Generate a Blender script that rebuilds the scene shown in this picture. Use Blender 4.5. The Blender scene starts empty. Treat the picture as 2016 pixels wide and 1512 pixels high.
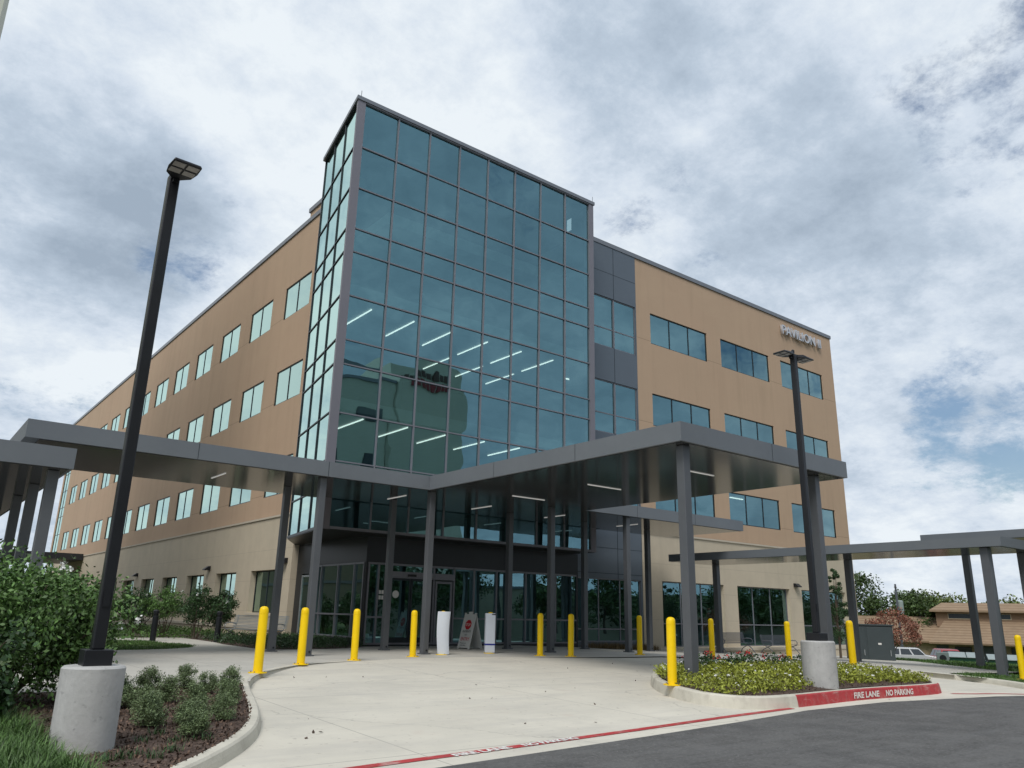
import bpy, bmesh, math, random
from mathutils import Vector, Matrix, geometry, noise
import numpy as np
R = math.radians
random.seed(7); rng = np.random.default_rng(7)
S = bpy.context.scene
COL = S.collection

# ------------------------------------------------------------------ camera
cam = bpy.data.cameras.new("camera"); co = bpy.data.objects.new("camera", cam); COL.objects.link(co)
cr, cu, cf = Vector((0.783665, -0.620812, 0.0215)), Vector((-0.191766, -0.20886, 0.958959)), Vector((0.590843, 0.755626, 0.282727))
M = Matrix(((cr[0], cu[0], -cf[0]), (cr[1], cu[1], -cf[1]), (cr[2], cu[2], -cf[2]))).to_4x4()
M.translation = Vector((-10.847, -23.699, 1.17))
co.matrix_world = M
cam.sensor_width = 36; cam.lens = 27.396; cam.clip_start = 0.1; cam.clip_end = 3000
S.camera = co

# ------------------------------------------------------------------ world / sun / exposure
SUN = Vector((-0.50, -0.38, 0.78)).normalized()
el = math.asin(SUN.z); az = math.atan2(SUN.x, SUN.y)
S.view_settings.view_transform = 'Standard'; S.view_settings.look = 'None'
S.view_settings.exposure = 0.0; S.view_settings.gamma = 1
S.view_settings.use_curve_mapping = False
S.render.engine = 'CYCLES'
world = bpy.data.worlds.new("World"); S.world = world; world.use_nodes = True
def build_sky():
    nt = world.node_tree; N = nt.nodes; L = nt.links; N.clear()
    out = N.new('ShaderNodeOutputWorld'); bg = N.new('ShaderNodeBackground'); bg.inputs[1].default_value = 0.1
    L.new(bg.outputs[0], out.inputs[0])
    sky = N.new('ShaderNodeTexSky'); sky.sky_type = 'NISHITA'; sky.sun_disc = False
    sky.sun_elevation = el; sky.sun_rotation = az; sky.air_density = 1.2; sky.dust_density = 1.5
    tc = N.new('ShaderNodeTexCoord'); sep = N.new('ShaderNodeSeparateXYZ'); L.new(tc.outputs['Generated'], sep.inputs[0])
    def m(op, a, b=None, c=None, clamp=False):
        n = N.new('ShaderNodeMath'); n.operation = op; n.use_clamp = clamp
        for i, v in enumerate((a, b, c)):
            if v is None: continue
            if isinstance(v, (int, float)): n.inputs[i].default_value = v
            else: L.new(v, n.inputs[i])
        return n.outputs[0]
    zz = m('ADD', m('MAXIMUM', sep.outputs[2], 0.0), 0.34)
    cmb = N.new('ShaderNodeCombineXYZ')
    L.new(m('DIVIDE', sep.outputs[0], zz), cmb.inputs[0]); L.new(m('DIVIDE', sep.outputs[1], zz), cmb.inputs[1])
    def noise_(sc, det, rough, off, dist=0.0):
        mp = N.new('ShaderNodeMapping'); mp.inputs['Location'].default_value = off; L.new(cmb.outputs[0], mp.inputs[0])
        n = N.new('ShaderNodeTexNoise'); n.inputs['Scale'].default_value = sc; n.inputs['Detail'].default_value = det
        n.inputs['Roughness'].default_value = rough; n.inputs['Distortion'].default_value = dist
        L.new(mp.outputs[0], n.inputs['Vector']); return n.outputs[0]
    def blob(d, rad, amt):
        v = N.new('ShaderNodeVectorMath'); v.operation = 'DOT_PRODUCT'; L.new(tc.outputs['Generated'], v.inputs[0])
        v.inputs[1].default_value = Vector(d).normalized()
        mr = N.new('ShaderNodeMapRange'); mr.interpolation_type = 'SMOOTHERSTEP'
        L.new(v.outputs['Value'], mr.inputs[0]); mr.inputs[1].default_value = math.cos(R(rad)); mr.inputs[2].default_value = 1.0
        mr.inputs[3].default_value = 0; mr.inputs[4].default_value = amt
        return mr.outputs[0]
    cov = m('ADD', m('MULTIPLY', noise_(2.5, 12, 0.66, (3.1, 1.7, 0), 0.1), 1.0), m('MULTIPLY', m('SUBTRACT', noise_(9.0, 10, 0.7, (2.1, 7.7, 3), 0.1), 0.5), 0.55))
    for d, rad, amt in (((.815, .215, .541), 9, -.24), ((.759, .38, .53), 8, -.21), ((.872, .439, .218), 7, -.18), ((.93, .33, .215), 7, -.23), ((.5, .5, .7), 50, .10), ((.8, .45, .35), 22, .07),
                        ((.693, .565, .449), 8, -.24), ((.25, .892, .377), 8, -.24), ((.15, .963, .2), 9, -.14), ((.2, -.8, .5), 60, -.05), ((.9, -.3, .4), 45, -.05),
                        ((.3, .8, .55), 28, .10)):
        cov = m('ADD', cov, blob(d, rad, amt))
    covr = N.new('ShaderNodeMapRange'); covr.interpolation_type = 'SMOOTHSTEP'; L.new(cov, covr.inputs[0])
    covr.inputs[1].default_value = 0.18; covr.inputs[2].default_value = 0.40; covr.inputs[3].default_value = 0.10
    sh = m('ADD', m('MULTIPLY', noise_(2.2, 10, 0.62, (8.3, 4.4, 2.0), 0.1), 0.58), m('MULTIPLY', noise_(6.8, 12, 0.68, (1.3, 9.4, 5.0), 0.08), 0.56))
    for d, rad, amt in (((.059, .86, .55), 24, .09), ((.10, .896, .428), 11, -.22), ((.2, .896, .40), 9, -.17), ((.552, .535, .639), 9, -.09), ((.758, .449, .472), 12, -.09),
                        ((.899, .406, .164), 7, -.08), ((.885, .45, .10), 7, .10), ((.432, .623, .6), 12, .08), ((.25, .92, .28), 12, .09), ((-.6, .75, .3), 50, .10),
                        ((.3, -.8, .5), 70, -.10), ((.95, -.3, .35), 45, -.06)):
        sh = m('ADD', sh, blob(d, rad, amt))
    shr = N.new('ShaderNodeValToRGB'); L.new(sh, shr.inputs[0]); e = shr.color_ramp.elements
    e[0].position = 0.30; e[0].color = (.35, .43, .53, 1); e[1].position = 0.70; e[1].color = (.84, .90, .95, 1)
    a = e.new(0.46); a.color = (.50, .59, .70, 1); b = e.new(0.56); b.color = (.66, .74, .84, 1)
    k = N.new('ShaderNodeVectorMath'); k.operation = 'SCALE'; L.new(shr.outputs[0], k.inputs[0]); k.inputs['Scale'].default_value = 10.0
    ks = N.new('ShaderNodeVectorMath'); ks.operation = 'MULTIPLY'; L.new(sky.outputs[0], ks.inputs[0]); ks.inputs[1].default_value = (0.8, 0.9, 1.0)
    mx = N.new('ShaderNodeMix'); mx.data_type = 'RGBA'; L.new(covr.outputs[0], mx.inputs[0]); L.new(ks.outputs[0], mx.inputs[6]); L.new(k.outputs[0], mx.inputs[7])
    L.new(mx.outputs[2], bg.inputs[0])
build_sky()
sd = bpy.data.lights.new("sun", 'SUN'); so = bpy.data.objects.new("sun", sd); COL.objects.link(so)
sd.energy = 2.2; sd.angle = R(24); sd.color = (1, .96, .9)
so.rotation_euler = SUN.to_track_quat('Z', 'Y').to_euler()

# ------------------------------------------------------------------ materials
def newmat(name):
    m = bpy.data.materials.new(name); m.use_nodes = True; return m, m.node_tree, m.node_tree.nodes, m.node_tree.links
def mat(name, col, rough=.6, metal=0., var=.12, scale=3., detail=6, bump=0., bscale=40., spec=.5, stain=None, island=0., coord='Object'):
    m, nt, N, L = newmat(name); p = N['Principled BSDF']
    p.inputs['Roughness'].default_value = rough; p.inputs['Metallic'].default_value = metal; p.inputs['Specular IOR Level'].default_value = spec
    tc = N.new('ShaderNodeTexCoord'); n = N.new('ShaderNodeTexNoise'); n.inputs['Scale'].default_value = scale; n.inputs['Detail'].default_value = detail
    n.inputs['Roughness'].default_value = .65
    L.new(tc.outputs[coord], n.inputs['Vector'])
    r = N.new('ShaderNodeValToRGB'); L.new(n.outputs[0], r.inputs[0]); c = Vector(col[:3])
    r.color_ramp.elements[0].position = .25; r.color_ramp.elements[1].position = .75
    r.color_ramp.elements[0].color = (*(c * (1 - var)), 1); r.color_ramp.elements[1].color = (*(c * (1 + var)), 1)
    o = r.outputs[0]
    if stain:   # (scale, lo, hi, colour, amount)
        n2 = N.new('ShaderNodeTexNoise'); n2.inputs['Scale'].default_value = stain[0]; n2.inputs['Detail'].default_value = 8; n2.inputs['Roughness'].default_value = .7
        mp = N.new('ShaderNodeMapping'); mp.inputs['Location'].default_value = (5, 3, 1); L.new(tc.outputs[coord], mp.inputs[0]); L.new(mp.outputs[0], n2.inputs['Vector'])
        mr = N.new('ShaderNodeMapRange'); L.new(n2.outputs[0], mr.inputs[0]); mr.inputs[1].default_value = stain[1]; mr.inputs[2].default_value = stain[2]; mr.inputs[4].default_value = stain[4]
        mx = N.new('ShaderNodeMix'); mx.data_type = 'RGBA'; L.new(mr.outputs[0], mx.inputs[0]); L.new(o, mx.inputs[6]); mx.inputs[7].default_value = (*stain[3], 1); o = mx.outputs[2]
    if island:
        g = N.new('ShaderNodeNewGeometry'); mr = N.new('ShaderNodeMapRange'); L.new(g.outputs['Random Per Island'], mr.inputs[0])
        mr.inputs[3].default_value = 1 - island; mr.inputs[4].default_value = 1 + island
        v = N.new('ShaderNodeVectorMath'); v.operation = 'SCALE'; L.new(o, v.inputs[0]); L.new(mr.outputs[0], v.inputs['Scale']); o = v.outputs[0]
    L.new(o, p.inputs['Base Color'])
    if bump:
        n3 = N.new('ShaderNodeTexNoise'); n3.inputs['Scale'].default_value = bscale; n3.inputs['Detail'].default_value = 5; L.new(tc.outputs[coord], n3.inputs['Vector'])
        b = N.new('ShaderNodeBump'); b.inputs['Strength'].default_value = bump; b.inputs['Distance'].default_value = .02; L.new(n3.outputs[0], b.inputs['Height']); L.new(b.outputs[0], p.inputs['Normal'])
    return m
def joints(m, wx, wy, width, dark, axes=('x', 'y'), off=(0, 0)):
    """thin dark joint lines on a regular grid along two object axes (cast or sawn joints in the material)"""
    nt = m.node_tree; N = nt.nodes; L = nt.links; p = N['Principled BSDF']; src = p.inputs['Base Color'].links[0].from_socket
    tc = N.new('ShaderNodeTexCoord'); sp = N.new('ShaderNodeSeparateXYZ'); L.new(tc.outputs['Object'], sp.inputs[0]); res = None
    for a, w, of in zip(axes, (wx, wy), off):
        if not w: continue
        idx = 'xyz'.index(a)
        f = N.new('ShaderNodeMath'); f.operation = 'ADD'; L.new(sp.outputs[idx], f.inputs[0]); f.inputs[1].default_value = of + 1000 * w
        g = N.new('ShaderNodeMath'); g.operation = 'MODULO'; L.new(f.outputs[0], g.inputs[0]); g.inputs[1].default_value = w
        h = N.new('ShaderNodeMath'); h.operation = 'LESS_THAN'; L.new(g.outputs[0], h.inputs[0]); h.inputs[1].default_value = width
        if res is None: res = h.outputs[0]
        else:
            q = N.new('ShaderNodeMath'); q.operation = 'MAXIMUM'; L.new(res, q.inputs[0]); L.new(h.outputs[0], q.inputs[1]); res = q.outputs[0]
    s = N.new('ShaderNodeMath'); s.operation = 'MULTIPLY'; L.new(res, s.inputs[0]); s.inputs[1].default_value = .75
    mx = N.new('ShaderNodeMix'); mx.data_type = 'RGBA'; L.new(s.outputs[0], mx.inputs[0]); L.new(src, mx.inputs[6]); mx.inputs[7].default_value = (*dark, 1)
    L.new(mx.outputs[2], p.inputs['Base Color']); return m
def streak(m, sc, lo, hi, col, amt, coord='Object', det=8):
    nt = m.node_tree; N = nt.nodes; L = nt.links; p = N['Principled BSDF']; src = p.inputs['Base Color'].links[0].from_socket
    tc = N.new('ShaderNodeTexCoord'); mp = N.new('ShaderNodeMapping'); mp.inputs['Scale'].default_value = sc; mp.inputs['Location'].default_value = (3.3, 1.2, 7.7); L.new(tc.outputs[coord], mp.inputs[0])
    n = N.new('ShaderNodeTexNoise'); n.inputs['Scale'].default_value = 1; n.inputs['Detail'].default_value = det; n.inputs['Roughness'].default_value = .65; L.new(mp.outputs[0], n.inputs['Vector'])
    mr = N.new('ShaderNodeMapRange'); L.new(n.outputs[0], mr.inputs[0]); mr.inputs[1].default_value = lo; mr.inputs[2].default_value = hi; mr.inputs[4].default_value = amt
    mx = N.new('ShaderNodeMix'); mx.data_type = 'RGBA'; L.new(mr.outputs[0], mx.inputs[0]); L.new(src, mx.inputs[6]); mx.inputs[7].default_value = (*col, 1); L.new(mx.outputs[2], p.inputs['Base Color']); return m
def cracks(m, scale, width, col, amt):
    nt = m.node_tree; N = nt.nodes; L = nt.links; p = N['Principled BSDF']; src = p.inputs['Base Color'].links[0].from_socket
    tc = N.new('ShaderNodeTexCoord'); n = N.new('ShaderNodeTexNoise'); n.inputs['Scale'].default_value = 1.2; n.inputs['Detail'].default_value = 6; L.new(tc.outputs['Object'], n.inputs['Vector'])
    ad = N.new('ShaderNodeVectorMath'); ad.operation = 'MULTIPLY_ADD'; L.new(n.outputs['Color'], ad.inputs[0]); ad.inputs[1].default_value = (1.1, 1.1, 0); L.new(tc.outputs['Object'], ad.inputs[2])
    v = N.new('ShaderNodeTexVoronoi'); v.feature = 'DISTANCE_TO_EDGE'; v.inputs['Scale'].default_value = scale; L.new(ad.outputs[0], v.inputs['Vector'])
    mr = N.new('ShaderNodeMapRange'); L.new(v.outputs['Distance'], mr.inputs[0]); mr.inputs[1].default_value = 0; mr.inputs[2].default_value = width; mr.inputs[3].default_value = amt; mr.inputs[4].default_value = 0
    mx = N.new('ShaderNodeMix'); mx.data_type = 'RGBA'; L.new(mr.outputs[0], mx.inputs[0]); L.new(src, mx.inputs[6]); mx.inputs[7].default_value = (*col, 1); L.new(mx.outputs[2], p.inputs['Base Color']); return m
def glassmat(name, warp=.02):
    m, nt, N, L = newmat(name); N.remove(N['Principled BSDF']); out = N['Material Output']
    lw = N.new('ShaderNodeLayerWeight'); lw.inputs[0].default_value = .5
    fr = N.new('ShaderNodeValToRGB'); L.new(lw.outputs['Facing'], fr.inputs[0]); e = fr.color_ramp.elements
    e[0].position = 0; e[0].color = (.27,) * 3 + (1,); e[1].position = 1; e[1].color = (1,) * 3 + (1,)
    for p_, v in ((.45, .33), (.60, .62), (.75, .78)): x = e.new(p_); x.color = (v, v, v, 1)
    tint = N.new('ShaderNodeValToRGB'); L.new(lw.outputs['Facing'], tint.inputs[0]); e = tint.color_ramp.elements
    e[0].position = .1; e[0].color = (.48, .90, 1, 1); e[1].position = .62; e[1].color = (.70, .93, .85, 1)
    a = e.new(.42); a.color = (.50, .86, .96, 1)
    gl = N.new('ShaderNodeBsdfGlossy'); gl.inputs['Roughness'].default_value = .0; L.new(tint.outputs[0], gl.inputs[0])
    tr = N.new('ShaderNodeBsdfTransparent'); tr.inputs[0].default_value = (.34, .46, .46, 1)
    tc = N.new('ShaderNodeTexCoord'); n = N.new('ShaderNodeTexNoise'); n.inputs['Scale'].default_value = .7; n.inputs['Detail'].default_value = 1; L.new(tc.outputs['Object'], n.inputs['Vector'])
    b = N.new('ShaderNodeBump'); b.inputs['Strength'].default_value = .35; b.inputs['Distance'].default_value = warp; L.new(n.outputs[0], b.inputs['Height']); L.new(b.outputs[0], gl.inputs['Normal'])
    mx = N.new('ShaderNodeMixShader'); L.new(fr.outputs[0], mx.inputs[0]); L.new(tr.outputs[0], mx.inputs[1]); L.new(gl.outputs[0], mx.inputs[2]); L.new(mx.outputs[0], out.inputs[0])
    return m
def emit(name, col, st):
    m, nt, N, L = newmat(name); p = N['Principled BSDF']; p.inputs['Base Color'].default_value = (*col, 1)
    p.inputs['Emission Color'].default_value = (*col, 1); p.inputs['Emission Strength'].default_value = st; return m

TAN = mat('tan_stucco', (.495, .35, .24), .9, var=.035, scale=.35, bump=.15, bscale=60, stain=(.12, .45, .75, (.50, .33, .225), .35))
joints(TAN, 4.27, 0, .025, (.24, .17, .11), axes=('z', 'x'), off=(.35 - 2.1, 0))
streak(TAN, (1.3, 1.3, .12), .5, .8, (.37, .262, .175), .5); streak(TAN, (.35, .35, .9), .48, .75, (.53, .385, .26), .4); streak(TAN, (2.6, 2.6, .10), .54, .80, (.37, .272, .19), .3)
LIME = mat('limestone_panel', (.54, .465, .355), .9, var=.07, scale=1.3, bump=.2, bscale=30, stain=(.5, .5, .8, (.47, .41, .31), .4))
joints(LIME, 1.25, 0, .012, (.34, .29, .23), axes=('z', 'x'), off=(.2, 0))
streak(LIME, (1.6, 1.6, .2), .5, .8, (.42, .36, .27), .45)
LIME2 = mat('limestone_cap', (.52, .46, .37), .85, var=.06, scale=2.)
COP = mat('coping_metal', (.22, .23, .25), .45, .5, var=.06)
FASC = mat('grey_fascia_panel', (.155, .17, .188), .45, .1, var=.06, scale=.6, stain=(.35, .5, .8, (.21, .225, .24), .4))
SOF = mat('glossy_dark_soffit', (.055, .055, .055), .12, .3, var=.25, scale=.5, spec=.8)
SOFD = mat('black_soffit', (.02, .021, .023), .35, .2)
COLM = mat('charcoal_column_paint', (.105, .112, .124), .38, .1, var=.08, scale=1.5)
PANEL = mat('slate_metal_panel', (.11, .135, .165), .42, .1, var=.06, scale=.6)
DPANEL = mat('dark_metal_panel', (.035, .038, .043), .4, .3, var=.1, scale=.6)
FRAME = mat('aluminium_mullion', (.20, .20, .225), .4, .2, var=.05)
DFRAME = mat('dark_window_frame', (.02, .028, .035), .4, .3, var=.1)
POST = mat('pewter_corner_post', (.21, .20, .225), .45, .3, var=.05, scale=.7)
GLASS = glassmat('coated_glass')
GLASSD = glassmat('storefront_glass', .01)
INT = mat('interior_wall', (.22, .24, .23), .9)
SLAB = mat('interior_ceiling', (.30, .32, .31), .9)
LED = emit('led_strip', (1, .98, .9), 2.4)
LEDW = emit('canopy_strip', (1, .98, .95), .25)
YEL = mat('yellow_plastic_sleeve', (.90, .60, .004), .4, var=.05, scale=4, spec=.3, stain=(3, .55, .8, (.62, .40, .02), .4))
BLK = mat('black_powder_coat', (.015, .016, .02), .38, .2, var=.2, scale=3)
CONC = mat('drive_concrete', (.61, .575, .495), .9, var=.10, scale=.55, detail=9, bump=.12, bscale=50, stain=(.8, .50, .78, (.42, .40, .36), .55))
joints(CONC, 4.6, 4.6, .018, (.30, .28, .25), off=(1.3, 2.1))
streak(CONC, (.5, 2.6, 1), .48, .74, (.47, .445, .40), .6); streak(CONC, (9, 9, 9), .62, .72, (.30, .27, .23), .6, det=4); streak(CONC, (1.6, 1.6, 1.6), .60, .74, (.55, .47, .40), .5); cracks(CONC, .16, .0035, (.33, .31, .27), .6)
CONC2 = mat('sidewalk_concrete', (.50, .48, .43), .9, var=.08, scale=.6, detail=9, bump=.15, bscale=60, stain=(.9, .5, .8, (.38, .37, .34), .5))
joints(CONC2, 1.55, 1.55, .016, (.25, .24, .22), off=(.3, .1))
streak(CONC2, (1.2, 1.2, 1), .5, .75, (.37, .355, .325), .6); streak(CONC2, (7, 7, 7), .6, .72, (.27, .25, .22), .5, det=4)
KERB = mat('kerb_concrete', (.58, .55, .47), .88, var=.14, scale=2, detail=9, bump=.2, bscale=40, stain=(2.4, .5, .72, (.33, .30, .25), .6))
RED = mat('red_kerb_paint', (.42, .035, .04), .65, var=.22, scale=5, detail=9, bump=.1, stain=(6, .5, .74, (.40, .20, .18), .75))
streak(RED, (3, 3, 14), .56, .70, (.55, .42, .38), .55)
WHT = mat('white_marking_paint', (.75, .73, .70), .7, var=.12, scale=20)
ASPH = mat('asphalt', (.092, .090, .088), .92, var=.55, scale=22, detail=12, bump=.7, bscale=90, stain=(1.3, .42, .72, (.15, .147, .143), .85))
streak(ASPH, (.6, 7, 1), .45, .7, (.15, .15, .15), .5); streak(ASPH, (1.2, .9, 1), .5, .72, (.05, .05, .052), .6); streak(ASPH, (26, 26, 26), .58, .70, (.24, .24, .235), .6, det=3)
BASEC = mat('cast_concrete_pier', (.46, .455, .445), .85, var=.16, scale=3, detail=9, bump=.2, bscale=25, stain=(1.6, .5, .75, (.33, .33, .335), .7))
streak(BASEC, (4, 4, .5), .5, .75, (.30, .30, .30), .6); streak(BASEC, (14, 14, 14), .62, .72, (.22, .22, .22), .5, det=3)
MULCH = mat('brown_mulch', (.085, .055, .042), .95, var=.55, scale=28, detail=10, bump=1., bscale=60, stain=(9, .56, .7, (.26, .20, .16), .8))
SOIL = mat('soil', (.09, .07, .05), .95, var=.4, scale=8, bump=.6, bscale=40)
GRASSG = mat('grass_ground', (.055, .085, .022), .95, var=.35, scale=2.2, detail=9, bump=.6, bscale=50, stain=(.4, .5, .8, (.10, .11, .04), .6))
def leafm(n, c, isl=.45): 
    m = mat(n, c, .55, var=.25, scale=2.2, island=isl); p = m.node_tree.nodes['Principled BSDF']
    p.inputs['Subsurface Weight'].default_value = 0; return m
L_MYR = leafm('myrtle_leaf', (.085, .165, .040), .6); L_DK = leafm('dark_leaf', (.030, .072, .020)); L_OLV = leafm('olive_shrub_leaf', (.14, .195, .085))
L_YG = leafm('yellow_green_leaf', (.25, .28, .035)); L_GR = leafm('grass_blade', (.075, .145, .035), .6); L_RED = leafm('rusty_leaf', (.24, .095, .06)); L_TREE = leafm('tree_leaf', (.055, .095, .022)); L_TREE2 = leafm('pale_tree_leaf', (.12, .16, .035)); L_LAWN = leafm('lawn_blade', (.06, .13, .02))
FLW = mat('white_petal', (.8, .8, .78), .6, var=.05); FLR = mat('red_petal', (.55, .03, .03), .6)
BARK = mat('bark', (.10, .075, .055), .9, var=.3, scale=12, bump=.5)
STEEL = mat('grey_bench_steel', (.16, .17, .20), .35, .6); STEELP = mat('pale_bench_steel', (.40, .42, .43), .35, .6)
CABM = mat('cabinet_paint', (.045, .06, .065), .5, var=.08)

# ------------------------------------------------------------------ mesh helpers
class MB:
    def __init__(s): s.v = []; s.f = []; s.mi = []
    def add(s, vs, fs, mi=0):
        b = len(s.v); s.v += [tuple(v) for v in vs]; s.f += [tuple(b + i for i in f) for f in fs]; s.mi += [mi] * len(fs); return s
    def box(s, x0, x1, y0, y1, z0, z1, mi=0):
        return s.add([(x0, y0, z0), (x1, y0, z0), (x1, y1, z0), (x0, y1, z0), (x0, y0, z1), (x1, y0, z1), (x1, y1, z1), (x0, y1, z1)],
                     [(0, 3, 2, 1), (4, 5, 6, 7), (0, 1, 5, 4), (1, 2, 6, 5), (2, 3, 7, 6), (3, 0, 4, 7)], mi)
    def obox(s, o, u, v, w, mi=0):
        """box from corner o along vectors u, v, w"""
        o, u, v, w = map(Vector, (o, u, v, w)); c = [o, o + u, o + u + v, o + v]; 
        return s.add(c + [p + w for p in c], [(0, 3, 2, 1), (4, 5, 6, 7), (0, 1, 5, 4), (1, 2, 6, 5), (2, 3, 7, 6), (3, 0, 4, 7)], mi)
    def quad(s, a, b, c, d, mi=0): return s.add([a, b, c, d], [(0, 1, 2, 3)], mi)
    def prism(s, poly, z0, z1, mi=0):
        n = len(poly); return s.add([(x, y, z0) for x, y in poly] + [(x, y, z1) for x, y in poly],
            [tuple(range(n - 1, -1, -1)), tuple(range(n, 2 * n))] + [(i, (i + 1) % n, n + (i + 1) % n, n + i) for i in range(n)], mi)
    def lathe(s, prof, c=(0, 0, 0), seg=20, mi=0, caps=True):
        n = len(prof); vs = []; fs = []
        for k in range(seg):
            a = 2 * math.pi * k / seg
            vs += [(c[0] + r * math.cos(a), c[1] + r * math.sin(a), c[2] + z) for r, z in prof]
        for k in range(seg):
            k2 = (k + 1) % seg
            fs += [(k * n + i, k2 * n + i, k2 * n + i + 1, k * n + i + 1) for i in range(n - 1)]
        if caps: fs += [tuple(k * n for k in range(seg - 1, -1, -1)), tuple(k * n + n - 1 for k in range(seg))]
        return s.add(vs, fs, mi)
    def tube(s, pts, rad, seg=8, mi=0):
        pts = [Vector(p) for p in pts]; n = len(pts); rad = rad if isinstance(rad, (list, tuple)) else [rad] * n; vs = []; fs = []
        for i, p in enumerate(pts):
            t = (pts[min(i + 1, n - 1)] - pts[max(i - 1, 0)]).normalized()
            a = t.cross(Vector((0, 0, 1)) if abs(t.z) < .9 else Vector((1, 0, 0))).normalized(); b = t.cross(a)
            vs += [p + (a * math.cos(2 * math.pi * k / seg) + b * math.sin(2 * math.pi * k / seg)) * rad[i] for k in range(seg)]
        for i in range(n - 1):
            fs += [(i * seg + k, i * seg + (k + 1) % seg, (i + 1) * seg + (k + 1) % seg, (i + 1) * seg + k) for k in range(seg)]
        fs += [tuple(range(seg - 1, -1, -1)), tuple((n - 1) * seg + k for k in range(seg))]
        return s.add(vs, fs, mi)
    def build(s, name, m, parent=None, smooth=False, bevel=0):
        me = bpy.data.meshes.new(name); me.from_pydata(s.v, [], s.f)
        for x in (m if isinstance(m, (list, tuple)) else [m]): me.materials.append(x)
        if any(s.mi): me.polygons.foreach_set('material_index', s.mi)
        if smooth:
            me.polygons.foreach_set('use_smooth', [True] * len(me.polygons))
        me.update()
        if len(s.f) < 60000 and not getattr(s, 'nonorm', False):
            bm = bmesh.new(); bm.from_mesh(me); bmesh.ops.recalc_face_normals(bm, faces=bm.faces); bm.to_mesh(me); bm.free()
        if smooth: 
            try: me.set_sharp_from_angle(angle=R(40))
            except Exception: pass
        o = bpy.data.objects.new(name, me); COL.objects.link(o)
        if parent: o.parent = parent
        if bevel:
            b = o.modifiers.new('bevel', 'BEVEL'); b.width = bevel; b.segments = 2; b.limit_method = 'ANGLE'
        return o
def tag(o, label=None, cat=None, group=None, kind=None):
    if label: o['label'] = label
    if cat: o['category'] = cat
    if group: o['group'] = group
    if kind: o['kind'] = kind
    return o
def thing(name, label, cat, loc=(0, 0, 0), rz=0, group=None):
    o = bpy.data.objects.new(name, None); COL.objects.link(o); o.location = loc; o.rotation_euler = (0, 0, rz); o.empty_display_size = .2
    return tag(o, label, cat, group)
def dup(root, loc, rz=None, label=None, scale=None):
    r = root.copy(); COL.objects.link(r); r.location = loc
    if rz is not None: r.rotation_euler = (0, 0, rz)
    if label: r['label'] = label
    if scale: r.scale = scale
    def rec(a, b):
        for ch in list(a.children):
            c = ch.copy(); COL.objects.link(c); c.parent = b; rec(ch, c)
    rec(root, r); return r
def struct(name, mb, m, label, cat): return tag(mb.build(name, m), label, cat, kind='structure')

# ------------------------------------------------------------------ terrain heights
def clamp(v, a, b): return max(a, min(b, v))
def Rx(x): return .03 * clamp(x - 9, 0, 25) + .065 * clamp(x - 34, 0, 46)
def D0(y): return -.03 * clamp(-5.8 - y, 0, 10.7) - .012 * clamp(-16.5 - y, 0, 30)
def D(x, y): return D0(y) - Rx(x)
def W(x, y): return min(0., D0(y) + .13) - Rx(x)
def inside(p, poly):
    x, y = p; c = False; n = len(poly)
    for i in range(n):
        x1, y1 = poly[i]; x2, y2 = poly[(i + 1) % n]
        if (y1 > y) != (y2 > y) and x < (x2 - x1) * (y - y1) / (y2 - y1) + x1: c = not c
    return c
def smooth_poly(pts, it=2, closed=True):
    for _ in range(it):
        q = []
        n = len(pts)
        for i in range(n if closed else n - 1):
            a, b = Vector(pts[i]), Vector(pts[(i + 1) % n]); q += [tuple(a * .75 + b * .25), tuple(a * .25 + b * .75)]
        if not closed: q = [pts[0]] + q + [pts[-1]]
        pts = q
    return pts
def dens(poly, step):
    out = []
    for i in range(len(poly)):
        a, b = Vector(poly[i]), Vector(poly[(i + 1) % len(poly)]); n = max(1, int((b - a).length / step))
        out += [tuple(a.lerp(b, k / n)) for k in range(n)]
    return out
def region(name, outline, holes, zf, off, step, m, label, cat, kind='structure'):
    loops = [dens(outline, step)] + [dens(h, step) for h in holes]
    xs = [p[0] for p in loops[0]]; ys = [p[1] for p in loops[0]]
    verts = []; edges = []
    for lp in loops:
        b = len(verts); verts += [Vector(p) for p in lp]; edges += [(b + i, b + (i + 1) % len(lp)) for i in range(len(lp))]
    nx = int((max(xs) - min(xs)) / step) + 1; ny = int((max(ys) - min(ys)) / step) + 1
    for i in range(nx):
        for j in range(ny):
            p = (min(xs) + (i + .37) * step, min(ys) + (j + .41) * step)
            if inside(p, outline) and not any(inside(p, h) for h in holes): verts.append(Vector(p))
    v, e, f, *_ = geometry.delaunay_2d_cdt(verts, edges, [], 0, 1e-5)
    mb = MB(); keep = []
    for t in f:
        c = sum((v[i] for i in t), Vector((0, 0))) / len(t)
        if inside(c, outline) and not any(inside(c, h) for h in holes): keep.append(t)
    mb.v = [(p.x, p.y, zf(p.x, p.y) + off) for p in v]; mb.f = [tuple(t) for t in keep]; mb.mi = [0] * len(keep)
    o = mb.build(name, m); me = o.data
    if me.polygons and sum(p.normal.z for p in me.polygons) < 0: me.flip_normals()
    return tag(o, label, cat, kind=kind)

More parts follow.
